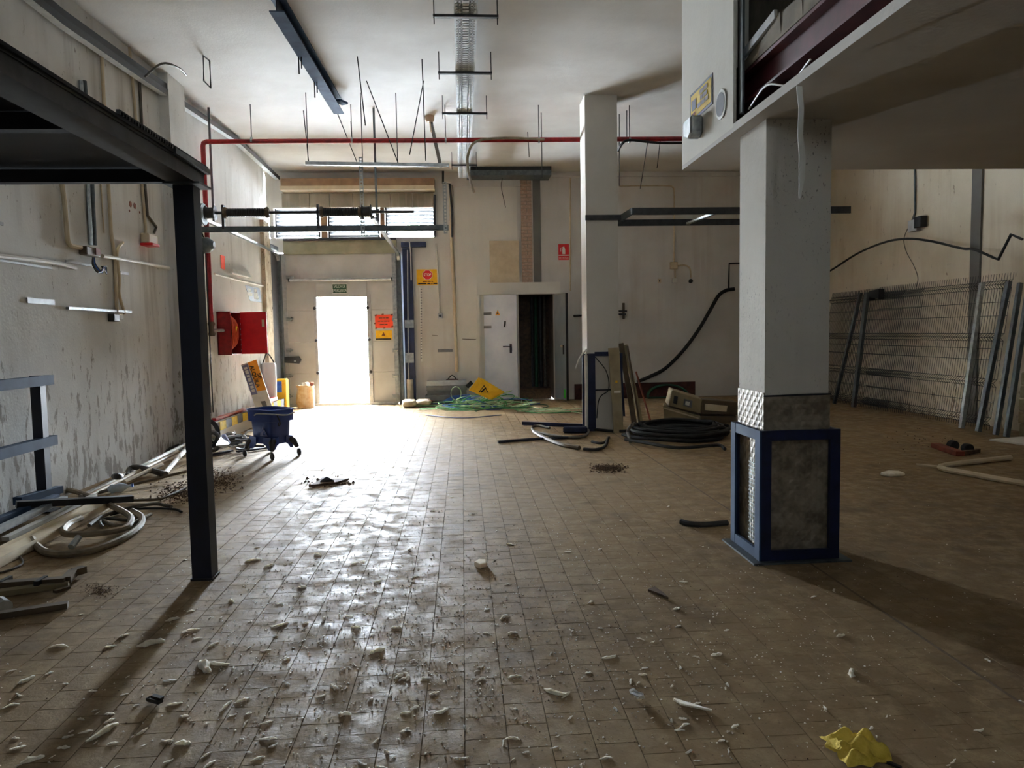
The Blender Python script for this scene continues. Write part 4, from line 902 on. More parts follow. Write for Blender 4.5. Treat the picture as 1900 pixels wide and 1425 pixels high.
# ------------------------------------------------------------------ right wall: conduit, cable, mesh panels
o = struct('trim_13', MB().box(RX-.03, RX, rw(1823,420).y, rw(1805,420).y, 0, CZ), 'grey_render', 'grey cement chase down the right wall')
o = thing('right_conduit', 'grey conduit with a switch box high on the right wall', 'conduit', rw(1694,428,.05))
MB().tube([rw(1697,200,.02), rw(1697.5,395,.02), rw(1693,408,.02), rw(1686,424,.02)], .016, 8).build('riser', 'galvanised_dark', o)
p, q = rw(1685,410,.07), rw(1701,428,.07); MB().box(RX-.08,RX-.001,q.y,p.y,q.z,p.z).build('box', 'jamb_grey', o, bevel=.008)
p, q = rw(1700,403,.07), rw(1711,421,.07); MB().box(RX-.11,RX-.001,q.y-.02,p.y,q.z,p.z).build('switch', 'dark_steel', o, bevel=.008)
o = MB().tube(spline([rw(1684,424,.05),rw(1677,445,.08),rw(1682,468,.1),rw(1695,492,.08),rw(1703,515,.05),rw(1700,532,.05)],6), .006, 5).build('thin_wire', 'grey_cable'); tag(o, 'thin wire dangling from the switch box to the mesh panels', 'wire')
P = [rw(1500,522,.05),rw(1541,502,.12),rw(1590,471,.25),rw(1640,450,.3),rw(1684,443,.3),rw(1730,448,.25),rw(1785,461,.2),rw(1808,463,.2),rw(1852,482,.2)]
P = spline(P,5)+[rw(1876,435,.2),rw(1897,444,.2)]
o = MB().tube(P, .018, 8).build('arched_cable', 'black_rubber', smooth=True); tag(o, 'black cable arching over the mesh panels on the right wall', 'cable')
def mesh_panel(label, ya, yb, zt, xb, xt, group):
    H_ = zt; o = thing('wire_mesh_panel', label, 'fence panel', (xb, (ya+yb)/2, 0), group)
    def pt(y, z, out=0.0): return Vector((xb+(xt-xb)*z/H_-out, y, z))
    mb = MB(); n = int((yb-ya)/.05)
    def wire(pts, r=.0036):
        for a, b_ in zip(pts, pts[1:]): mb.tube([a,b_], r, 4, cap=False)
    folds = (.12, .62, 1.22, H_-.12)
    for i in range(n+1):
        y = ya+i*.05; pts = [pt(y,.012)]
        for f in folds: pts += [pt(y,f-.05), pt(y,f,.05), pt(y,f+.05)]
        pts.append(pt(y,H_+.025)); wire(pts)
    mb.build('upright_wires', 'dark_steel', o)['kind'] = 'stuff'
    for z, out in [(f+dz, .05 if dz == 0 else 0) for f in folds for dz in (-.05,0,.05)]+[(.37,0),(.92,0),(1.07,0),(1.5,0),(H_-.35,0)]:
        MB().tube([pt(ya,z,out), pt(yb,z,out)], .0045, 5).build('horizontal_wire', 'dark_steel', o)
    return o
G = 'mesh panels on the right wall'
mesh_panel('wire mesh fence panel innermost against the right wall', 10.9, 13.75, 2.02, RX-.30, RX-.03, G)
mesh_panel('wire mesh fence panel in front, reaching nearest the viewer', 9.0, 12.0, 2.03, RX-.36, RX-.09, G)
mesh_panel('wire mesh fence panel in the middle of the leaning stack', 11.2, 13.5, 2.0, RX-.42, RX-.15, G)
for i, (t_, b_, w, lab) in enumerate((((1597,543),(1548,738),.05,'farthest thin grey fence post leaning on the right wall'),((1609,543),(1584,738),.09,'thick grey fence post beside the black plastic cap'),((1822,525),(1784,790),.055,'pale galvanised post in front of the cement chase'),((1872,522),(1815,790),.06,'dark grey post leaning steeply over the mesh panels'),((1893,525),(1848,790),.05,'slim grey post second nearest along the right wall'),((1908,540),(1868,790),.055,'nearest grey fence post at the right picture edge'))):
    q = on(b_[0], b_[1], 0, RX-.55 if i > 1 else RX-.5); q.z = .005; tp = on(t_[0], t_[1], 0, RX-.2)
    o = MB().bar(q, tp, w, .05, (1,0,0)).build('fence_post', 'galvanised' if i == 2 else 'galvanised_dark'); tag(o, lab, 'fence post', 'loose fence posts')
p, q = on(1611,540,0,RX-.28), on(1629,554,0,RX-.28)
o = MB().prism([(p.x,p.y,p.z),(p.x,q.y,p.z+.02),(p.x,q.y,q.z-.02),(p.x,q.y+.03,q.z),(p.x,p.y-.05,q.z+.03),(p.x,p.y,q.z-.03)], (.12,0,0)).build('plastic_hood', 'black_plastic', bevel=.01); tag(o, 'black plastic cap stuck on the corner of the mesh panels', 'cap')
sb = rw(1893,798,.3)
for i in range(5):
    o = MB().box(RX-.34+random.uniform(0,.02), RX-.06, sb.y-.6, sb.y+random.uniform(-.02,.03), i*.16, i*.16+.152).build('block', 'block_beige', bevel=.01)
    tag(o, 'beige building block, %s of the stack at the right edge' % ['lowest','second from the floor','middle one','second from the top','topmost'][i], 'block', 'stack of blocks')
wbp = [fl(1836,816,.012), fl(1960,833,.012), fl(1980,815,.012), fl(1900,811,.012)]
o = MB().prism([(p.x,p.y,.002) for p in wbp], (0,0,.018)).build('white_board', 'panel_white'); tag(o, 'pale flat board lying on the floor at the right edge', 'board')
o = thing('rusty_profile', 'rust-red channel with two dark castors on the right floor', 'profile', fl(1765,840))
MB().bar(fl(1735,826,.03), fl(1782,842,.03), .09, .05).build('channel', 'rust', o); MB().bar(fl(1782,841,.03), fl(1815,836,.03), .05, .04).build('cross_channel', 'soil', o)
for x, y in ((1768,826),(1795,832)): c = fl(x,y,.06); MB().lathe(c, (0,1,0), [(.05,-.04),(.055,-.03),(.055,.03),(.05,.04)], 14).build('castor', 'black_rubber', o)
P = spline([fl(1875,849,.03),fl(1810,856,.03),fl(1760,862,.03),fl(1745,866,.03),fl(1752,870,.03),fl(1800,879,.03),fl(1860,890,.03),fl(1960,906,.03)],4)
o = MB().tube(P, .026, 8).build('bent_conduit', 'pvc_beige', smooth=True); tag(o, 'cream bent conduit lying in a V on the right floor', 'conduit')
o = MB().bar(fl(1700,862,.01), fl(1744,866,.01), .05, .015).build('floor_sliver', 'pvc_beige'); tag(o, 'thin sliver beside the tip of the cream conduit', 'scrap')
o = MB().prism([fl(1633,882,.002),fl(1652,885,.002),fl(1680,883,.002),fl(1668,879,.002),(fl(1648,878,.002))], (0,0,.03)).build('plaster_lump', 'foam', bevel=.008); tag(o, 'long pale plaster lump right of the column guard', 'lump')
o = MB().tube(spline([fl(1264,968,.02),fl(1280,972,.02),fl(1310,973,.02),fl(1350,970,.02)],5), .02, 8).build('hose_piece', 'black_rubber', smooth=True); tag(o, 'short black hose piece left of the column guard', 'hose')
# ------------------------------------------------------------------ equipment and cable coil by the far column
mc = thing('switchgear_case', 'beige electrical case lying tipped on a second case', 'equipment', fl(1290,785))
y0 = fl(1240,790).y
def eb(px0, py0, px1, py1, dy, y): 
    p, q = bw(px0,py0,y), bw(px1,py1,y); return p, q
A, B, C, D = bw(1247,724,y0), bw(1303,741,y0), bw(1300,768,y0), bw(1240,753,y0)
MB().prism([A,B,C,D], (.05,.35,.02)).build('front_case', 'tan_metal', mc, bevel=.01)
E_, F_, G_, H2 = bw(1303,741,y0), bw(1368,746,y0), bw(1368,770,y0), bw(1300,769,y0)
MB().prism([E_,F_,G_,H2], (.05,.3,.0)).build('side_case', 'bronze_metal', mc, bevel=.01)
def q4(a, b_, c_, e, mat, nm, th=.02): MB().prism([bw(*a,y0-.008),bw(*b_,y0-.008),bw(*c_,y0-.008),bw(*e,y0-.008)], (0,th*.4,0)).build(nm, mat, mc)
q4((1251,734),(1258,736),(1256,751),(1249,748),'dark_steel','window'); q4((1270,740),(1285,744),(1283,757),(1268,753),'print_grey','meter'); q4((1272,744),(1280,746),(1279,753),(1271,751),'sign_white','meter_dial',.03)
q4((1308,749),(1350,753),(1348,764),(1308,761),'pvc_beige','rating_plate')
m2 = thing('lower_case', 'low beige case under the tipped switchgear case', 'equipment', fl(1290,790))
A, B, C, D = bw(1230,752,y0+.03), bw(1300,772,y0+.03), bw(1300,790,y0+.03), bw(1233,778,y0+.03)
for p in (C, D): p.z = .005
MB().prism([A,B,C,D], (.1,.35,.0)).build('case', 'tan_metal', m2, bevel=.01)
A, B = bw(1300,772,y0+.02), bw(1366,772,y0+.02); MB().prism([A,B,Vector((B.x,B.y,.005)),Vector((A.x,A.y,.005))], (.0,.3,0)).build('dark_side', 'bronze_metal', m2)
MB().bar(bw(1232,757,y0+.0), bw(1296,776,y0+.0), .02, .02).build('front_lip', 'pvc_beige', m2)
def ring_cable(cx, cy, rx, ry, z, wob, n=30, a0=0, a1=2*math.pi):
    return [Vector((cx+math.cos(a0+(a1-a0)*i/n)*rx*(1+random.uniform(-wob,wob)), cy+math.sin(a0+(a1-a0)*i/n)*ry*(1+random.uniform(-wob,wob)), z+random.uniform(0,.02))) for i in range(n+1)]
cl_, cr_ = fl(1178,812), fl(1350,808); cc = (cl_+cr_)/2; cn = fl(1260,830); cy_ = cc.y-.0
o = thing('cable_coil', 'big coil of black cable on the floor by the far column', 'cable coil', (cc.x, cy_, 0))
rx, ry = (cr_.x-cl_.x)/2, .62
for i in range(11):
    MB().tube(spline(ring_cable(cc.x+random.uniform(-.1,.08), cy_+random.uniform(-.1,.1), rx*(1-.05*(i%6)), ry*(1-.07*(i%6)), .025+.012*i, .045, 12),3), .022, 7).build('loop', 'black_rubber', o, smooth=True)
MB().tube(spline([fl(1170,820,.02),fl(1165,800,.12),fl(1175,787,.25),fl(1180,790,.1),fl(1195,812,.03)],5), .022, 7).build('loop_end', 'grey_cable', o, smooth=True)
for i, pts in enumerate(([(1155,806),(1180,812),(1210,806)],[(1150,800),(1190,798),(1240,800)],[(1160,815),(1200,822),(1260,831),(1330,826),(1345,833)])):
    MB().tube(spline([fl(x,y,.025+.01*i) for x,y in pts],6), .02, 7).build('stray_end', 'black_rubber', o, smooth=True)
cab = (('dark striped cable lying from the column guard to the left',[(924,820),(960,817),(1000,814),(1050,812),(1085,809)],.018,'navy_dark'),
       ('grey cable curving round below the blue bars',[(1087,790),(1092,800),(1085,809),(1060,812),(1020,807),(992,800),(988,792),(1000,790),(1020,794)],.018,'grey_cable'),
       ('brown hose piece ending with a dark tip near the column',[(990,800),(1010,812),(1040,824),(1075,831)],.026,'bronze_metal'),
       ('short forked black cable piece before the cable coil',[(1083,833),(1105,834),(1122,828),(1128,812)],.018,'black_rubber'),
       ('short black cable piece crossing the forked one',[(1098,819),(1112,822),(1122,820),(1130,811)],.016,'black_rubber'),
       ('long black cable on the floor behind the coil',[(1050,797),(1100,797),(1150,800),(1200,795),(1240,786),(1250,780)],.02,'black_rubber'))
for lab, pts, r, m in cab:
    o = MB().tube(spline([fl(x,y,r) for x,y in pts],6), r, 7).build('floor_cable', m, smooth=True); tag(o, lab, 'cable', 'cables by the far column')
o = MB().bar(fl(970,785,.03), fl(1085,790,.03), .06, .05).build('blue_bar', 'navy_paint'); tag(o, 'blue steel bar lying left of the far column', 'bar')
o = MB().bar(fl(1045,797,.05), fl(1090,797,.05), .12, .09).build('blue_fitting', 'navy_paint', bevel=.02); tag(o, 'blue plastic fitting at the foot of the far column', 'fitting')
# hose arc by the skirting
c = fl(1236,738); P = [Vector((c.x+math.cos(a)*.42, c.y-.1+.1*math.sin(a), .03+abs(math.sin(a))*.24)) for a in [math.pi*i/16 for i in range(17)]]
o = thing('green_hose_coil', 'dark green hose coil leaning at the skirting board', 'hose coil', (c.x, c.y-.1, 0))
for i in range(3): MB().tube([p*1+Vector((0,-.04*i,-.03*i*0)) for p in P], .02, 7).build('loop', 'sign_green', o, smooth=True)
MB().tube([(c.x-.42,c.y-.12,.02),(c.x+.42,c.y-.12,.02)], .02, 7).build('ground_run', 'sign_green', o)
# ------------------------------------------------------------------ heap at the back wall
o = thing('wet_floor_sign', 'yellow folding wet floor sign fallen over the wire heap', 'warning sign', fl(905,745))
y1 = fl(900,760).y-.12
Q = [bw(888,700,y1+.12), bw(933,727,y1+.1), bw(908,741,y1-.1), bw(870,724,y1-.06)]
Q2 = [bw(886,701,y1+.1), bw(896,708,y1+.1), bw(889,714,y1), bw(898,716,y1), bw(931,729,y1), bw(914,740,y1-.1), bw(895,736,y1-.1), bw(871,719,y1), bw(873,716,y1), bw(884,722,y1), bw(891,712,y1)]
MB().prism(Q, (0,.03,0)).build('front_leaf', 'yellow', o); MB().prism([p+Vector((.05,.12,-.02)) for p in Q], (0,.03,0)).build('rear_leaf', 'yellow_paint', o)
ct_ = [bw(898,714,y1-.08), bw(906,728,y1-.12), bw(888,727,y1-.12)]
ti = MB().prism([p-Vector((0,.05,0)) for p in ct_], (0,.004,0)).build('warning_triangle', 'print_black', o)
cm = (ct_[0]+ct_[1]+ct_[2])/3; MB().prism([cm+(p-cm)*.72-Vector((0,.058,0)) for p in ct_], (0,.004,0)).build('triangle_field', 'yellow', ti)
MB().bar(cm-Vector((.05,.064,.04)), cm+Vector((.04,-.064,.04)), .02, .025).build('slipping_figure', 'print_black', ti)
a, b_ = fl(924,738,.01), onleaf(938,598,off=.03)
o = thing('broom_stick', 'thin green broom stick leaning on the white niche door leaf', 'broom stick', a)
MB().tube([a,b_], .012, 8).build('pole', 'sign_green', o, smooth=True); MB().tube([b_-(b_-a).normalized()*.2, b_+(b_-a).normalized()*.02], .018, 8).build('grip', 'black_plastic', o, smooth=True)
yb_ = fl(830,752).y
o = thing('grey_pallet_stack', 'pile of grey panels lying at the foot of the back wall', 'panel pile', fl(835,752))
for i in range(4):
    p, q = bw(792+random.uniform(-3,3),706+i*9,yb_+.25), bw(868+random.uniform(-3,3),714+i*9,yb_+.25)
    MB().box(p.x,q.x,yb_+.18-random.uniform(0,.06),BY-.08,max(q.z,.01),p.z-.006).build('panel', 'print_grey' if i else 'jamb_grey', o)
o = MB().prism([bw(822,744,yb_+.1),bw(840,734,yb_+.1),bw(872,732,yb_+.1),bw(876,744,yb_+.1)], (0,.06,0)).build('blue_sheet', 'blue_wire'); tag(o, 'bent blue plastic sheet before the grey panel pile', 'sheet')
o = MB().tube([Vector((bw(846,730,yb_).x+math.cos(t)*.1, yb_+.02, bw(846,730,yb_).z+math.sin(t)*.13)) for t in [i*2*math.pi/20 for i in range(20)]], .008, 6, closed=True).build('wire_ring', 'pale_wire'); tag(o, 'upright ring of pale wire before the blue sheet', 'wire')
o = thing('tool_bag', 'dark tool bag on the grey panel pile', 'bag', bw(846,712,yb_+.35))
p, q = bw(826,704,yb_+.3), bw(852,713,yb_+.3); MB().box(p.x,q.x,yb_+.3,yb_+.5,q.z,p.z).build('body', 'red_brown', o, bevel=.03); MB().tube(spline([(p.x+.05,yb_+.3,p.z),((p.x+q.x)/2,yb_+.28,p.z+.08),(q.x-.05,yb_+.3,p.z)],5), .01, 6).build('handle', 'black_plastic', o)
o = MB().bar(bw(866,718,yb_+.1), bw(876,709,yb_+.1), .06, .08).build('black_block', 'black_plastic'); tag(o, 'small black gadget left of the yellow sign', 'gadget')
def sackmesh(px0, py0, px1, py1, lab, name='sand_sack', mat='sack'):
    p, q = fl(px0,py1), fl(px1,py1); w = q.x-p.x; c = (p+q)/2; h = (py1-py0)/1350*c.y*1.0
    mb = MB(); n, m_ = 12, 6; vs = []
    for j in range(m_+1):
        a = math.pi*j/m_-math.pi/2
        for i in range(n):
            t = 2*math.pi*i/n; s = math.cos(a)**.45 if abs(math.cos(a)) > 1e-6 else 0
            vs.append((c.x+math.copysign(abs(math.cos(t))**.5,math.cos(t))*w/2*s*random.uniform(.95,1.03), c.y+.12+math.copysign(abs(math.sin(t))**.5,math.sin(t))*.2*s, h/2+math.sin(a)*h/2*random.uniform(.92,1.0)+.004))
    fs = [(j*n+i,j*n+(i+1)%n,(j+1)*n+(i+1)%n,(j+1)*n+i) for j in range(m_) for i in range(n)]
    o = mb.add(vs, fs).build(name, mat, smooth=True); return tag(o, lab, 'sack')
sackmesh(745,742,772,757,'pale flat sack, left of two by the bollard'); sackmesh(771,741,800,755,'pale flat sack, right of two near the wire heap')
# wire heap: many strands
wh = thing('wire_heap', 'tangled heap of green and white wire along the back wall', 'wire heap', fl(930,757))
hc0 = fl(905,757)
for i in range(52):
    m = ('green_wire','pale_wire','pale_wire','green_wire','blue_wire','sign_green')[i % 6]
    px = random.gauss(895,42) if i % 4 else random.uniform(810,1010); px = min(max(px,808),1015)
    c = fl(px, random.uniform(748,763)); a0 = random.uniform(0,6.28); rx_, ry_ = random.uniform(.15,.55), random.uniform(.08,.28)
    hmax = random.uniform(.03,.30)*max(.12, 1-abs(px-915)/95); tilt = random.uniform(-.5,.5); span = random.uniform(2.5,6.8); pts = []
    for j in range(9):
        t = a0+span*j/8; x, y = math.cos(t)*rx_, math.sin(t)*ry_
        pts.append(Vector((c.x+x*math.cos(tilt)-y*math.sin(tilt), min(c.y+x*math.sin(tilt)+y*math.cos(tilt), BY-.15), .01+hmax*(.5+.5*math.sin(t+a0)))))
    MB().tube(spline(pts,4), .008, 5).build('strand', m, wh, smooth=True)
for i, pts in enumerate(([(960,757),(1010,763),(1050,763),(1085,768)],[(955,760),(1000,766),(1060,764),(1090,762)],[(970,752),(1020,761),(1080,758)],[(790,770),(830,774),(870,775),(930,770)])):
    MB().tube(spline([fl(x,y,.012) for x,y in pts],6), .009, 5).build('trailing_strand', ('pale_wire','green_wire','pale_wire','lilac_sign')[i], wh)
# paper sack of rubbish by the wicket door
o = thing('rubble_sack', 'open paper sack stuffed with scraps left of the wicket door', 'sack', fl(566,758))
b_ = fl(566,758); w = .17
mb = MB(); n = 14; vs = []
for z, s in ((.0,.95),(.12,1.05),(.28,1.0),(.38,.92),(.44,1.0)):
    for i in range(n):
        t = 2*math.pi*i/n; vs.append((b_.x+math.copysign(abs(math.cos(t))**.6,math.cos(t))*w*s*random.uniform(.93,1.06), b_.y+.1+math.copysign(abs(math.sin(t))**.6,math.sin(t))*.12*s, z+random.uniform(-.015,.015)*(z > .3)+(.0 if z else .003)))
mb.add(vs, [(j*n+i,j*n+(i+1)%n,(j+1)*n+(i+1)%n,(j+1)*n+i) for j in range(4) for i in range(n)]+[tuple(range(n))]).build('bag', 'paper_bag', o, smooth=True)
for i in range(6): c = b_+Vector((random.uniform(-.12,.12),.1+random.uniform(-.07,.07),.42)); MB().bar(c, c+Vector((random.uniform(-.06,.06),random.uniform(-.04,.04),.08)), .08, .01).build('scrap', ('paper_bag','sign_white','rust')[i%3], o)
# ------------------------------------------------------------------ left side: rent sign, kerb, pails, mop bucket
yk = 11.55
o = thing('rent_sign', 'white and orange for-rent board leaning by the left wall', 'sign', fl(500,775))
A, B, C, D = bw(447,677,yk), bw(476,667,yk), bw(515,768,yk+.1), bw(484,773,yk+.1)
for p in (C, D): p.z = .01
nrm = (B-A).cross(D-A).normalized(); nrm = nrm if nrm.y < 0 else -nrm
def uv(u, v, off=.004): return A*(1-u)*(1-v)+B*u*(1-v)+C*u*v+D*(1-u)*v+nrm*off
def uq(u0,v0,u1,v1,mat,nm,off=.004,th=.002): return MB().prism([uv(u0,v0,off),uv(u1,v0,off),uv(u1,v1,off),uv(u0,v1,off)], nrm*th).build(nm, mat, o)
MB().prism([A,B,C,D], -nrm*.02).build('board', 'sign_white', o)
uq(.03,.02,.40,.50,'lilac_sign','lilac_field'); uq(.44,.0,.99,.46,'orange_sign','orange_field')
dv = (uv(.5,1)-uv(.5,0)).normalized(); du = -(uv(1,.5)-uv(0,.5)).normalized(); du = (-du); 
yd = (du - dv*du.dot(dv)).normalized()
text('lettering', 'ALQUILA', .085, uv(.58,.23,.008), dv, yd, 'print_black', o, width=.36, bold=.002); text('lettering', 'SE', .07, uv(.86,.24,.008), dv, yd, 'print_black', o, width=.09, bold=.002)
scribble(o, uv(.22,.26,.008), dv, yd, .42, .05, 'sign_white', (.12,.3,.42,.6,.72,.86))
uq(.45,.62,.72,.78,'print_grey','small_print',.004)
# hazard kerb along the left wall
kb = thing('hazard_kerb', 'low white kerb with yellow and black hazard blocks along the left wall', 'kerb', (LX+.22, 11.8, 0))
ky0, ky1 = 9.95, 13.5
MB().box(LX+.13, LX+.32, ky0, ky1, 0, .26).build('kerb_body', 'panel_white', kb)
n = 14
for i in range(n):
    a = ky0+(ky1-ky0)*i/n; MB().box(LX+.30, LX+.326, a+.002, a+(ky1-ky0)/n-.002, .15, .265).build('hazard_block', 'yellow_paint' if i % 2 == 0 else 'print_black', kb)
o = MB().bar((LX+.2,10.1,.285),(LX+.22,11.4,.285),.06,.04).build('red_bar', 'red_paint'); tag(o, 'red steel bar lying on the hazard kerb', 'bar')
o = MB().bar((LX+.18,12.6,.295),(LX+.22,13.2,.295),.12,.06).build('red_scrap', 'red_paint'); tag(o, 'red scrap piece at the far end of the hazard kerb', 'scrap')
c = fl(524,752); 
o = thing('yellow_crate', 'yellow and blue tub behind the for-rent board', 'tub', (c.x, 13.6, 0)); c = bw(521,735,13.6)
MB().box(c.x-.09,c.x+.12,13.5,13.75,.0,.62).build('tub', 'yellow', o, bevel=.02); MB().box(c.x-.05,c.x+.05,13.49,13.499,.38,.58).build('blue_label', 'blue_wire', o)
c = bw(500,715,13.3); o = thing('white_pail', 'translucent white drum near the stone edge', 'drum', (c.x,13.3,0)); MB().lathe((c.x,13.3,.27), (0,0,1), [(.12,0),(.13,.3),(.13,.62),(.11,.66)], 16).build('drum', 'leaf_white', o, smooth=True)
MB().tube(spline([(c.x-.1,13.3,.93),(c.x,13.25,1.1),(c.x+.1,13.3,.93)],5), .012, 6).build('bail', 'dark_steel', o)
# mop bucket
bk = fl(505,846); th = math.radians(-38)
B_ = thing('mop_bucket', 'blue plastic mop bucket on four castors', 'mop bucket', (bk.x, bk.y, 0))
def R2(x, y, z): return Vector((bk.x+x*math.cos(th)-y*math.sin(th), bk.y+x*math.sin(th)+y*math.cos(th), z))
LXb, LYb = .235, .165
def shell(rows, inner, mat, nm, par):
    vs = []; n = 20
    def ringp(w, d, z): 
        return [R2(math.copysign(abs(math.cos(t))**.35,math.cos(t))*w, math.copysign(abs(math.sin(t))**.35,math.sin(t))*d, z) for t in [2*math.pi*i/n+math.pi/n for i in range(n)]]
    for w, d, z in rows+[(w-.012,d-.012,z) for w, d, z in reversed(rows[inner:])]: vs += ringp(w,d,z)
    m_ = len(vs)//n
    fs = [(j*n+i,j*n+(i+1)%n,(j+1)*n+(i+1)%n,(j+1)*n+i) for j in range(m_-1) for i in range(n)]+[tuple(reversed(range(n))), tuple(range((m_-1)*n,m_*n))]
    return MB().add(vs, fs).build(nm, mat, par, smooth=True)
tub = shell([(.17,.12,.16),(.185,.135,.19),(.20,.15,.42),(.235,.175,.425),(.24,.18,.55),(.25,.19,.555),(.25,.19,.565)], 1, 'bucket_blue', 'tub', B_)
# skirt apron with arches between the castors
for sx, sy, ln, ax in ((0,-.152,.19,0),(-.19,0,.14,1),(0,.152,.19,0),(.19,0,.14,1)):
    for s in (-1,1):
        a = (s*ln, sy) if ax == 0 else (sx, s*ln); b2 = (s*ln*.35, sy) if ax == 0 else (sx, s*ln*.35); c2 = (s*ln*.55, sy) if ax == 0 else (sx, s*ln*.55); e2 = (s*ln*.8, sy) if ax == 0 else (sx, s*ln*.8)
        MB().prism([R2(*a,.24),R2(*a,.10),R2(*e2,.10),R2(*c2,.15),R2(*b2,.165),R2(*b2,.24)], (R2(0,-.012,0)-R2(0,0,0)) if ax == 0 else (R2(.012,0,0)-R2(0,0,0))).build('skirt', 'bucket_blue', B_)
for sx in (-1,1):
    for sy in (-1,1):
        p = R2(sx*.17, sy*.12, .2); q = R2(sx*.235, sy*.18, .1)
        lg = MB().tube([p, R2(sx*.21,sy*.155,.17), q], [.045,.035,.022], 8).build('castor_leg', 'dark_steel', B_, smooth=True)
        w = R2(sx*.25, sy*.19, .042); axd = (R2(.3,1,0)-R2(0,0,0))
        MB().lathe(w-axd.normalized()*.014, axd, [(.034,0),(.042,.005),(.042,.023),(.034,.028)], 16).build('wheel', 'black_rubber', lg, smooth=True)
MB().tube(spline([R2(-.02,-.205,.5),R2(.12,-.26,.53),R2(.3,-.16,.52),R2(.30,0,.50),R2(.3,.1,.52)],5), .008, 6).build('bail_handle', 'galvanised', B_)
MB().tube([R2(.25,-.1,.5),R2(.29,-.1,.44),R2(.3,-.1,.40),R2(.275,-.1,.38),R2(.265,-.1,.42)], .007, 6).build('hook', 'dark_steel', B_)
tq = [R2(.0,-.150,.26), R2(.13,-.150,.26), R2(.065,-.160,.37)]
tt = MB().prism(tq, R2(0,-.006,0)-R2(0,0,0)).build('warning_triangle', 'lilac_sign', B_)
cm = sum(tq, Vector())/3; MB().prism([cm+(p-cm)*.7 for p in tq], R2(0,-.009,0)-R2(0,0,0)).build('triangle_field', 'bucket_blue', tt)
MB().bar(cm+(R2(-.02,-.012,-.02)-R2(0,0,0)), cm+(R2(.02,-.012,.03)-R2(0,0,0)), .012, .02).build('figure', 'lilac_sign', tt)
# ------------------------------------------------------------------ left floor: profiles, hoses, pipes
def bars(name, label, a, b_, w, h, mat, za=None, zb=None, cat='profile', group='profiles on the left floor'):
    za = h/2+.003 if za is None else za; zb = za if zb is None else zb
    o = MB().bar(fl(*a,za), fl(*b_,zb), w, h).build(name, mat); return tag(o, label, cat, group)
o = thing('white_trunking', 'long cream trunking length lying at the left picture edge', 'trunking', fl(60,1010))
a, b_ = fl(-90,1078,.035), fl(188,937,.035)
MB().bar(a, b_, .16, .012).build('base', 'pvc_beige', o)
dv = (b_-a).normalized(); sv = Vector((dv.y,-dv.x,0)); 
for s in (-1,1): MB().bar(a+sv*s*.078-Vector((0,0,.0)), b_+sv*s*.078, .008, .06).build('side_wall', 'pvc_beige', o)
bars('pale_profile', 'pale aluminium profile behind the cream trunking', (-40,1000), (120,925), .05, .04, 'aluminium', .10, .12)
bars('pale_profile', 'bluish white profile at the left edge behind the aluminium one', (-60,1012), (80,945), .06, .03, 'leaf_white', .06)
bars('pale_profile', 'white strip lying between trunking and aluminium profile', (10,1000), (175,920), .05, .03, 'pvc_white', .05, .08)
bars('dark_channel', 'dark grey steel channel lying across the pale profiles', (30,936), (246,925), .07, .05, 'dark_steel', .16, .07)
bars('dark_channel', 'short slate channel pointing back under the dark one', (32,930), (110,908), .07, .06, 'slate_blue', .17, .15)
bars('grey_offcut', 'grey offcut lying under the railing post', (0,965), (95,925), .07, .05, 'galvanised_dark', .06)
cabs = (('thick beige hose sweeping in the widest loop on the left floor',[(60,1000),(68,1012),(85,1024),(120,1028),(165,1022),(215,1005),(250,985),(263,970),(262,958),(245,948)],.024,'beige_hose',0.0),
        ('beige hose looping inside the widest one',[(110,908),(140,912),(175,925),(210,940),(238,955),(243,965),(235,978),(205,986),(160,991),(125,991),(117,984),(128,972),(150,962)],.024,'beige_hose',.03),
        ('thin grey cable snaking right of the hose loops',[(165,975),(190,958),(230,945),(262,938),(290,935),(318,940)],.014,'grey_cable',.02),
        ('beige cable with an upturned end right of the hoses',[(190,965),(215,975),(245,970),(265,962),(280,954)],.014,'beige_hose',.01),
        ('dark thin cable reaching farthest right among the hoses',[(205,955),(250,945),(290,943),(325,945),(337,950)],.010,'black_rubber',.005),
        ('grey cable curl between the hose loops',[(190,978),(186,968),(200,962),(235,965),(265,963)],.013,'grey_cable',.02),
        ('brown thin cable lying behind the hose loops',[(170,945),(215,930),(260,928),(300,925),(345,905)],.012,'bronze_metal',.01),
        ('thin wire curling from under the trunking',[(0,1063),(25,1055),(42,1045),(38,1032)],.007,'grey_cable',.0))
for lab, pts, r, m, dz in cabs:
    o = MB().tube(spline([fl(x,y,r+dz*random.uniform(.4,1)) for x,y in pts],6), r, 8).build('floor_hose', m, smooth=True); tag(o, lab, 'hose', 'hoses on the left floor')
o = MB().tube([fl(132,1015,.02), fl(146,997,.06)], .022, 10).build('pipe_offcut', 'galvanised'); tag(o, 'short grey pipe offcut inside the hose loops', 'pipe')
pip = (('long pale pipe running from the profiles to the blue post',(150,922),(345,824),.022,'pvc_white'),('second pale pipe just under the long one',(165,920),(330,838),.02,'pvc_beige'),
       ('white pipe with a joint near the blue post',(306,878),(346,832),.026,'pvc_white'),('beige pipe at the foot of the left wall',(230,895),(300,862),.024,'pvc_beige'),('thin brown pipe on the floor before the pale pipes',(180,915),(345,875),.014,'bronze_metal'),('dark pipe along the wall behind the clutter',(268,852),(342,822),.02,'dark_steel'))
for lab, a, b_, r, m in pip:
    o = MB().tube([fl(*a,r+.004), fl(*b_,r+.05)], r, 8).build('loose_pipe', m, smooth=True); tag(o, lab, 'pipe', 'loose pipes by the left wall')
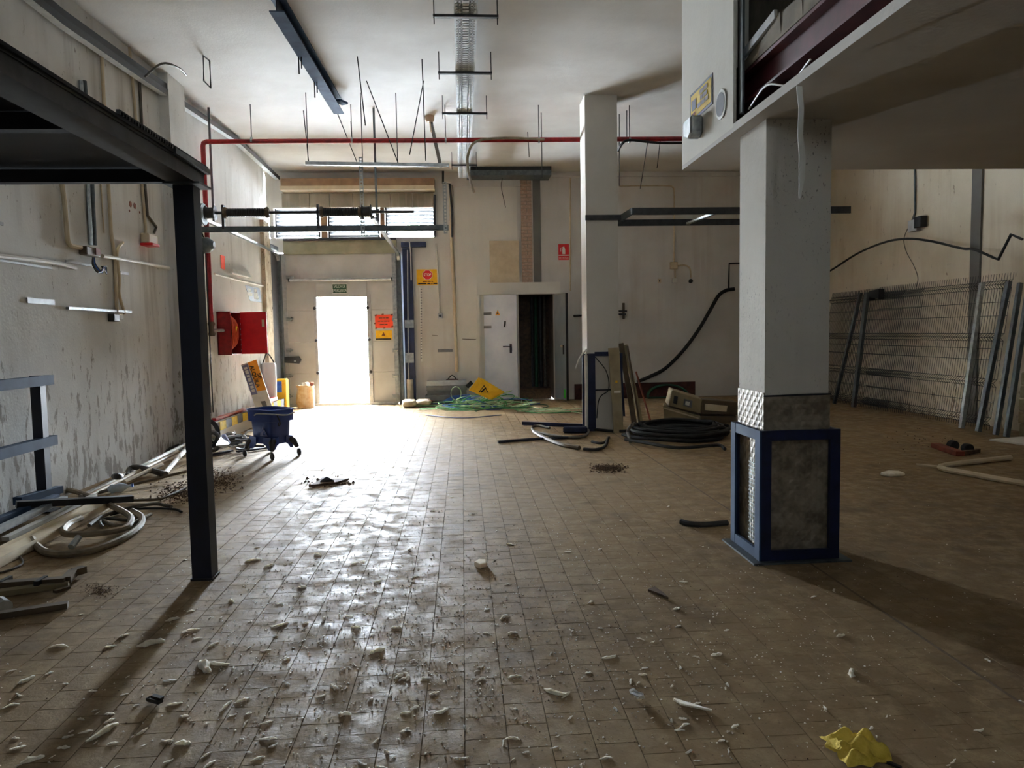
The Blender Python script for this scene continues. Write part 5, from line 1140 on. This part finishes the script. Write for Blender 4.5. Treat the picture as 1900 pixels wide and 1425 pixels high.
o = MB().tube(spline([fl(236,884,.03),fl(240,872,.06),fl(250,867,.08),fl(270,870,.06),fl(308,880,.03)],5), .03, 8).build('bent_pipe', 'grey_cable', smooth=True); tag(o, 'grey bent pipe over the pale pipes', 'pipe')
o = MB().tube(spline([fl(212,884,.02),fl(212,884,.12),fl(214,884,.2),fl(219,884,.23),fl(223,884,.20)],5), .028, 8).build('pipe_elbow', 'dark_steel', smooth=True); tag(o, 'dark upright pipe elbow at the foot of the left wall', 'pipe')
o = thing('plastic_bottle', 'crumpled clear plastic bottle beside the pale pipes', 'bottle', fl(217,908))
c = fl(217,908,.045); MB().lathe(c-Vector((.08,0,0)), (1,.3,.1), [(.02,0),(.042,.03),(.036,.06),(.044,.1),(.034,.13),(.014,.17),(.014,.19)], 10).build('body', 'plastic_clear', o, smooth=True); MB().lathe(c+Vector((.105,.055,.02)), (1,.3,.1), [(.017,0),(.017,.015)], 8).build('cap', 'blue_wire', o)
# near-left profiles
o = thing('cranked_profile', 'cranked dark profile on the floor at the lower left', 'profile', fl(90,1082))
for a, b_ in (((-60,1090),(122,1077)),((122,1077),(136,1062)),((136,1062),(157,1056))): MB().bar(fl(*a,.035), fl(*b_,.035), .05, .04).build('segment', 'bronze_metal', o)
for x in (10, 76): c = fl(x,1083,.03); MB().box(c.x-.012,c.x+.012,c.y-.05,c.y+.05,.0,.06).build('clip', 'dark_steel', o)
bars('grey_profile', 'grey flat profile before the cranked one', (-60,1108), (128,1083), .06, .03, 'tan_metal')
bars('grey_profile', 'brown bar nearest at the lower left corner', (-60,1150), (126,1122), .05, .03, 'bronze_metal')
bars('grey_profile', 'thin brown sliver pointing right of the near-left bars', (101,1098), (128,1089), .03, .015, 'bronze_metal')
o = MB().tube([fl(-2,1118,.03), fl(10,1126,.03)], .035, 10).build('pipe_offcut', 'galvanised'); tag(o, 'stubby grey pipe end at the left picture edge', 'pipe')
# dark rubbish heap before the kerb
for i, (x, y, r, lab) in enumerate(((388,828,.17,'black corrugated hose coil standing beside the blue post'),(396,832,.11,'smaller grey hose coil in front of the black one'))):
    c = fl(x,y+8,0); o = MB().tube([c+Vector((math.cos(t)*r*.6,math.cos(t)*r*.3,r+.03+math.sin(t)*r)) for t in [j*2*math.pi/22 for j in range(22)]], .028, 8, closed=True).build('hose_coil', 'black_rubber' if i == 0 else 'grey_cable', smooth=True); tag(o, lab, 'hose coil')
o = MB().prism([fl(400,826,.2),fl(412,806,.25),fl(418,806,.25),fl(428,824,.1),fl(414,832,.02)], (0,.02,0)).build('white_flap', 'leaf_white'); tag(o, 'bent white plastic flap before the kerb', 'flap')
o = MB().bar(fl(415,818,.06), fl(445,812,.06), .12, .1).build('black_case', 'black_plastic', bevel=.02); tag(o, 'black plastic case on the rubbish before the kerb', 'case')
for i in range(26):
    x, y = random.uniform(388,470), random.uniform(808,836); a = random.uniform(0,6.28); l = random.uniform(.12,.4); c = fl(x,y,.02+random.uniform(0,.05))
    q = [c+Vector((math.cos(a)*l*t,math.sin(a)*l*t,0))+Vector((random.uniform(-.04,.04),random.uniform(-.04,.04),random.uniform(0,.06))) for t in (-.5,-.2,.2,.5)]
    o = MB().tube(spline(q,4), random.uniform(.008,.016), 6).build('cable_scrap', ('black_rubber','grey_cable','dark_steel','jamb_grey')[i%4], smooth=True)
    tag(o, '%s cable scrap in the rubbish heap before the kerb' % ('black','brown-grey','dark metal-grey','light grey')[i%4], 'cable scrap', 'cable scraps before the kerb')
for i, (a, b_, m, lab) in enumerate((((440,838),(500,830),'dark_steel','dark flat bar under the left side of the mop bucket'),((385,845),(430,836),'dark_steel','dark bar lying beside the black hose coil'),((432,828),(470,822),'aluminium','bright metal strip in the rubbish before the kerb'))):
    o = MB().bar(fl(*a,.02), fl(*b_,.02), .06, .02).build('flat_bar', m); tag(o, lab, 'bar')
# ------------------------------------------------------------------ single things on the open floor
def cloth():
    A = fl(1592,1395); n, m_ = 34, 26; vs = []
    rnd = random.Random(3); ph = [rnd.uniform(0,6.28) for _ in range(8)]
    for j in range(m_):
        for i in range(n):
            u, v = i/(n-1)*2-1, j/(m_-1)*2-1
            r = max(abs(u),abs(v)); t = math.atan2(v,u); rad = (r*math.hypot(u,v)/max(r,1e-6))**1.0*.92*(1+.05*math.sin(3*t+ph[0])+.04*math.sin(5*t+ph[1])+.025*math.sin(11*t+ph[5])) if r > 1e-6 else 0
            x, y = math.cos(t)*rad*.088, math.sin(t)*rad*.082
            h = .035*(1-r**3)+.012*math.sin(26*x*4+ph[2]+8*y*4)*(1-r*.5)+.010*math.sin(40*y*3+22*x+ph[3])+.012*abs(math.sin(30*(x-y)+ph[4]))
            vs.append((A.x+x, A.y+y*1.1, max(.003, h*(1 if r < .97 else .35)+.004)))
    fs = [(j*n+i,j*n+i+1,(j+1)*n+i+1,(j+1)*n+i) for j in range(m_-1) for i in range(n-1)]
    return vs, fs
o = thing('yellow_cloth', 'crumpled yellow cleaning cloth on the floor at the lower right', 'cloth', fl(1592,1395))
MB().add(*cloth()).build('cloth_body', 'cloth_yellow', o, smooth=True)
c = fl(1540,1390); MB().prism([fl(1530,1387,.004),fl(1536,1377,.01),fl(1553,1374,.03),fl(1562,1392,.03),fl(1552,1398,.004)], (0,0,.012)).build('folded_corner', 'cloth_yellow', o, bevel=.003)
MB().bar(fl(1642,1412,.006), fl(1672,1425,.006), .012, .008).build('dark_strap', 'black_plastic', o)
o = thing('black_clip', 'small black plastic clip on the near left floor', 'clip', fl(287,1300))
MB().bar(fl(276,1296,.012), fl(298,1302,.012), .022, .014).bar(fl(283,1291,.026), fl(301,1296,.022), .018, .01).build('jaws', 'black_plastic', o); MB().tube([fl(272,1298,.01), fl(280,1293,.02)], .006, 6).build('spring', 'dark_steel', o)
o = thing('foil_scrap', 'crumpled white foil scrap on the near centre floor', 'scrap', fl(1181,1293))
mb = MB(); mb.prism([fl(1168,1284,.004),fl(1176,1280,.03),fl(1186,1288,.02),fl(1194,1290,.03),fl(1196,1296,.004),fl(1183,1297,.004)], (0,.006,.006)); mb.build('crumple', 'sign_white', o); MB().bar(fl(1172,1285,.02), fl(1190,1292,.025), .02, .004).build('foil_face', 'aluminium', o)
o = thing('wood_splinter', 'frayed tan splinter of wood on the near right floor', 'splinter', fl(1285,1308))
for i in range(5): MB().bar(fl(1250+i*3,1297+i*2.2,.006+.002*i), fl(1305+i*4,1314+i,.006), .008, .006).build('fibre', 'foam', o)
o = thing('dark_rag', 'flat dark torn scrap on the bright middle floor', 'scrap', fl(605,897))
MB().prism([fl(573,904,.003),fl(590,897,.003),fl(600,888,.003),(fl(612,892,.003)),fl(648,891,.003),fl(625,898,.003),fl(600,901,.003)], (0,0,.02)).build('rag', 'soil', o); MB().prism([fl(594,895,.02),fl(606,887,.05),fl(620,894,.02)], (0,0,.015)).build('raised_flap', 'dark_steel', o)
o = MB().prism([fl(1202,1097,.002),fl(1215,1092,.002),fl(1232,1104,.002),fl(1240,1112,.002),fl(1226,1106,.002)], (0,0,.012)).build('dark_chip', 'soil'); tag(o, 'dark broken chip before the column guard', 'chip')
o = MB().prism([fl(879,1051,.002),fl(888,1045,.002),fl(902,1046,.002),fl(904,1053,.002),fl(890,1056,.002)], (0,0,.03)).build('foam_block', 'foam', bevel=.006); tag(o, 'largest tan foam lump on the middle floor', 'lump')
# crumbs: brown dirt patches
def crumbs(name, label, regs, mat, par=None):
    mb = MB()
    for (x0,y0,x1,y1,n,s) in regs:
        for i in range(n):
            u = min(max(random.gauss(.5,.22),0),1); v = min(max(random.gauss(.5,.22),0),1)
            c = fl(x0+(x1-x0)*u, y0+(y1-y0)*v, 0); r = s*random.uniform(.4,1.2); a = random.uniform(0,6.28)
            b = [c+Vector((math.cos(a+k*2.1)*r,math.sin(a+k*2.1)*r,.0005)) for k in range(3)]+[c+Vector((0,0,r*.9))]
            mb.add(b, [(0,1,3),(1,2,3),(2,0,3),(0,2,1)])
    o = mb.build(name, mat); return tag(o, label, 'debris', None, 'stuff')
crumbs('brown_crumbs', 'brown dirt crumbs heaped near the blue post and on the floor', [(280,895,400,935,900,.010),(340,868,450,915,900,.010),(1095,860,1165,878,500,.012),(560,884,660,905,60,.02),(150,1080,220,1110,300,.004),(560,745,600,765,60,.015),(1640,790,1800,850,60,.012)], 'soil')
crumbs('floor_grit', 'fine pale grit strewn over the tiles', [(-100,800,2000,1500,1800,.005),(0,1000,1900,1425,1000,.004),(200,800,1200,1425,2000,.005)], 'foam')
crumbs('dark_grit', 'fine dark grit strewn over the tiles', [(-100,900,2000,1500,900,.0035),(300,850,1300,1300,500,.005)], 'soil')
# pale scraps strewn over the floor
def scrap(seed):
    r = random.Random(seed); L = r.uniform(.5,1); n = 7; vs = []; fs = []
    bend = r.uniform(-1.4,1.4); x = y = 0; a = -bend/2; pts = []
    for i in range(n): pts.append((x,y)); x += math.cos(a)*L/(n-1); y += math.sin(a)*L/(n-1); a += bend/(n-1)+r.uniform(-.35,.35)
    mx = sum(p[0] for p in pts)/n; my = sum(p[1] for p in pts)/n
    for i, (x, y) in enumerate(pts):
        w = r.uniform(.06,.15)*math.sin(math.pi*(i+.7)/(n+.4)); h = r.uniform(.06,.16)*math.sin(math.pi*(i+.7)/(n+.4))+.02
        vs += [(x-mx,y-my-w,.0),(x-mx,y-my+w,.0),(x-mx,y-my+w*.3,h),(x-mx,y-my-w*.5,h*.9)]
    for i in range(n-1):
        for k_ in range(4): fs.append((i*4+k_,i*4+(k_+1)%4,i*4+4+(k_+1)%4,i*4+4+k_))
    fs += [(3,2,1,0),tuple(range(n*4-4,n*4))]
    return vs, fs
tmpl = []
for i in range(12):
    mb = MB(); mb.add(*scrap(100+i)); tmpl.append(mb)
first = [None]*12
spots_ = [(700,1208,34),(380,1238,60),(405,1232,30),(740,1255,26),(790,1258,20),(280,1195,50),(230,1180,20),(205,1200,22),(320,1150,26),(355,1170,22),(430,1115,20),(470,1040,20),(500,1050,24),(620,1275,30),(640,1325,30),(820,1320,28),(755,1255,26),(935,1145,20),(950,1175,22),(1030,1285,36),(1050,1290,20),(1255,1130,20),(1580,1250,40),(1560,1180,24),(1130,1220,24),(1330,1215,28),(1290,1308,20),(1240,940,12),(890,1052,16),(50,1262,36),(20,1310,22),(110,1200,24),(60,1410,40),(190,1360,46),(340,1380,36),(520,1160,22),(600,1150,20),(560,1090,20),(700,1080,20),(735,1165,24),(660,1165,24),(590,1030,20),(450,1300,26),(420,1310,26),(760,1020,12)]
n_s = 0
rs = random.Random(21)
while len(spots_) < 255:
    x, y = rs.uniform(0,1400), 1425-abs(rs.gauss(0,260))
    if rs.random() < .25: x = rs.uniform(0,1900)
    if y < 820: continue
    if 1330 < x < 1600 and y < 1080: continue
    if x < 330 and y < 1130: continue
    spots_.append((x, y, rs.uniform(6,20)*(y-560)/700))
for x, y, w in spots_:
    i = rs.randrange(12); p = fl(x, y, .001); size = 1.15*w/F*p.y/.75
    if first[i] is None:
        o = tmpl[i].build('floor_scrap', 'foam', origin=(0,0,0), smooth=False); first[i] = o
    else:
        o = first[i].copy(); COL.objects.link(o)
    o.location = p; o.scale = (size,size,size*.8); o.rotation_euler = (0,0,rs.choice((0,math.pi))+rs.gauss(.35,.6))
    big = 'long pale' if w > 30 else 'pale' if w > 14 else 'tiny pale'
    zone = ('left of the blue post shadow' if x < 330 else 'beyond the blue post, on the middle floor' if y < 1000 and x < 700 else 'in the shiny strip of tiles' if x < 800 and y < 1180 else 'on the front centre tiles' if x < 1000 and y >= 1180 else 'between the shiny strip and the column guard' if y < 1100 and x < 1400 else 'right of the column guard' if x > 1500 and y < 1250 else 'on the front right tiles')
    tag(o, '%s foam or plaster scrap %s' % (big, zone), 'scrap', 'pale scraps strewn on the floor')
# expansion joint in the tiles
struct('trim_14', MB().box(2.02,2.034,1.2,BY-.3,-.002,.0012), 'grout', 'dark expansion joint running along the floor')
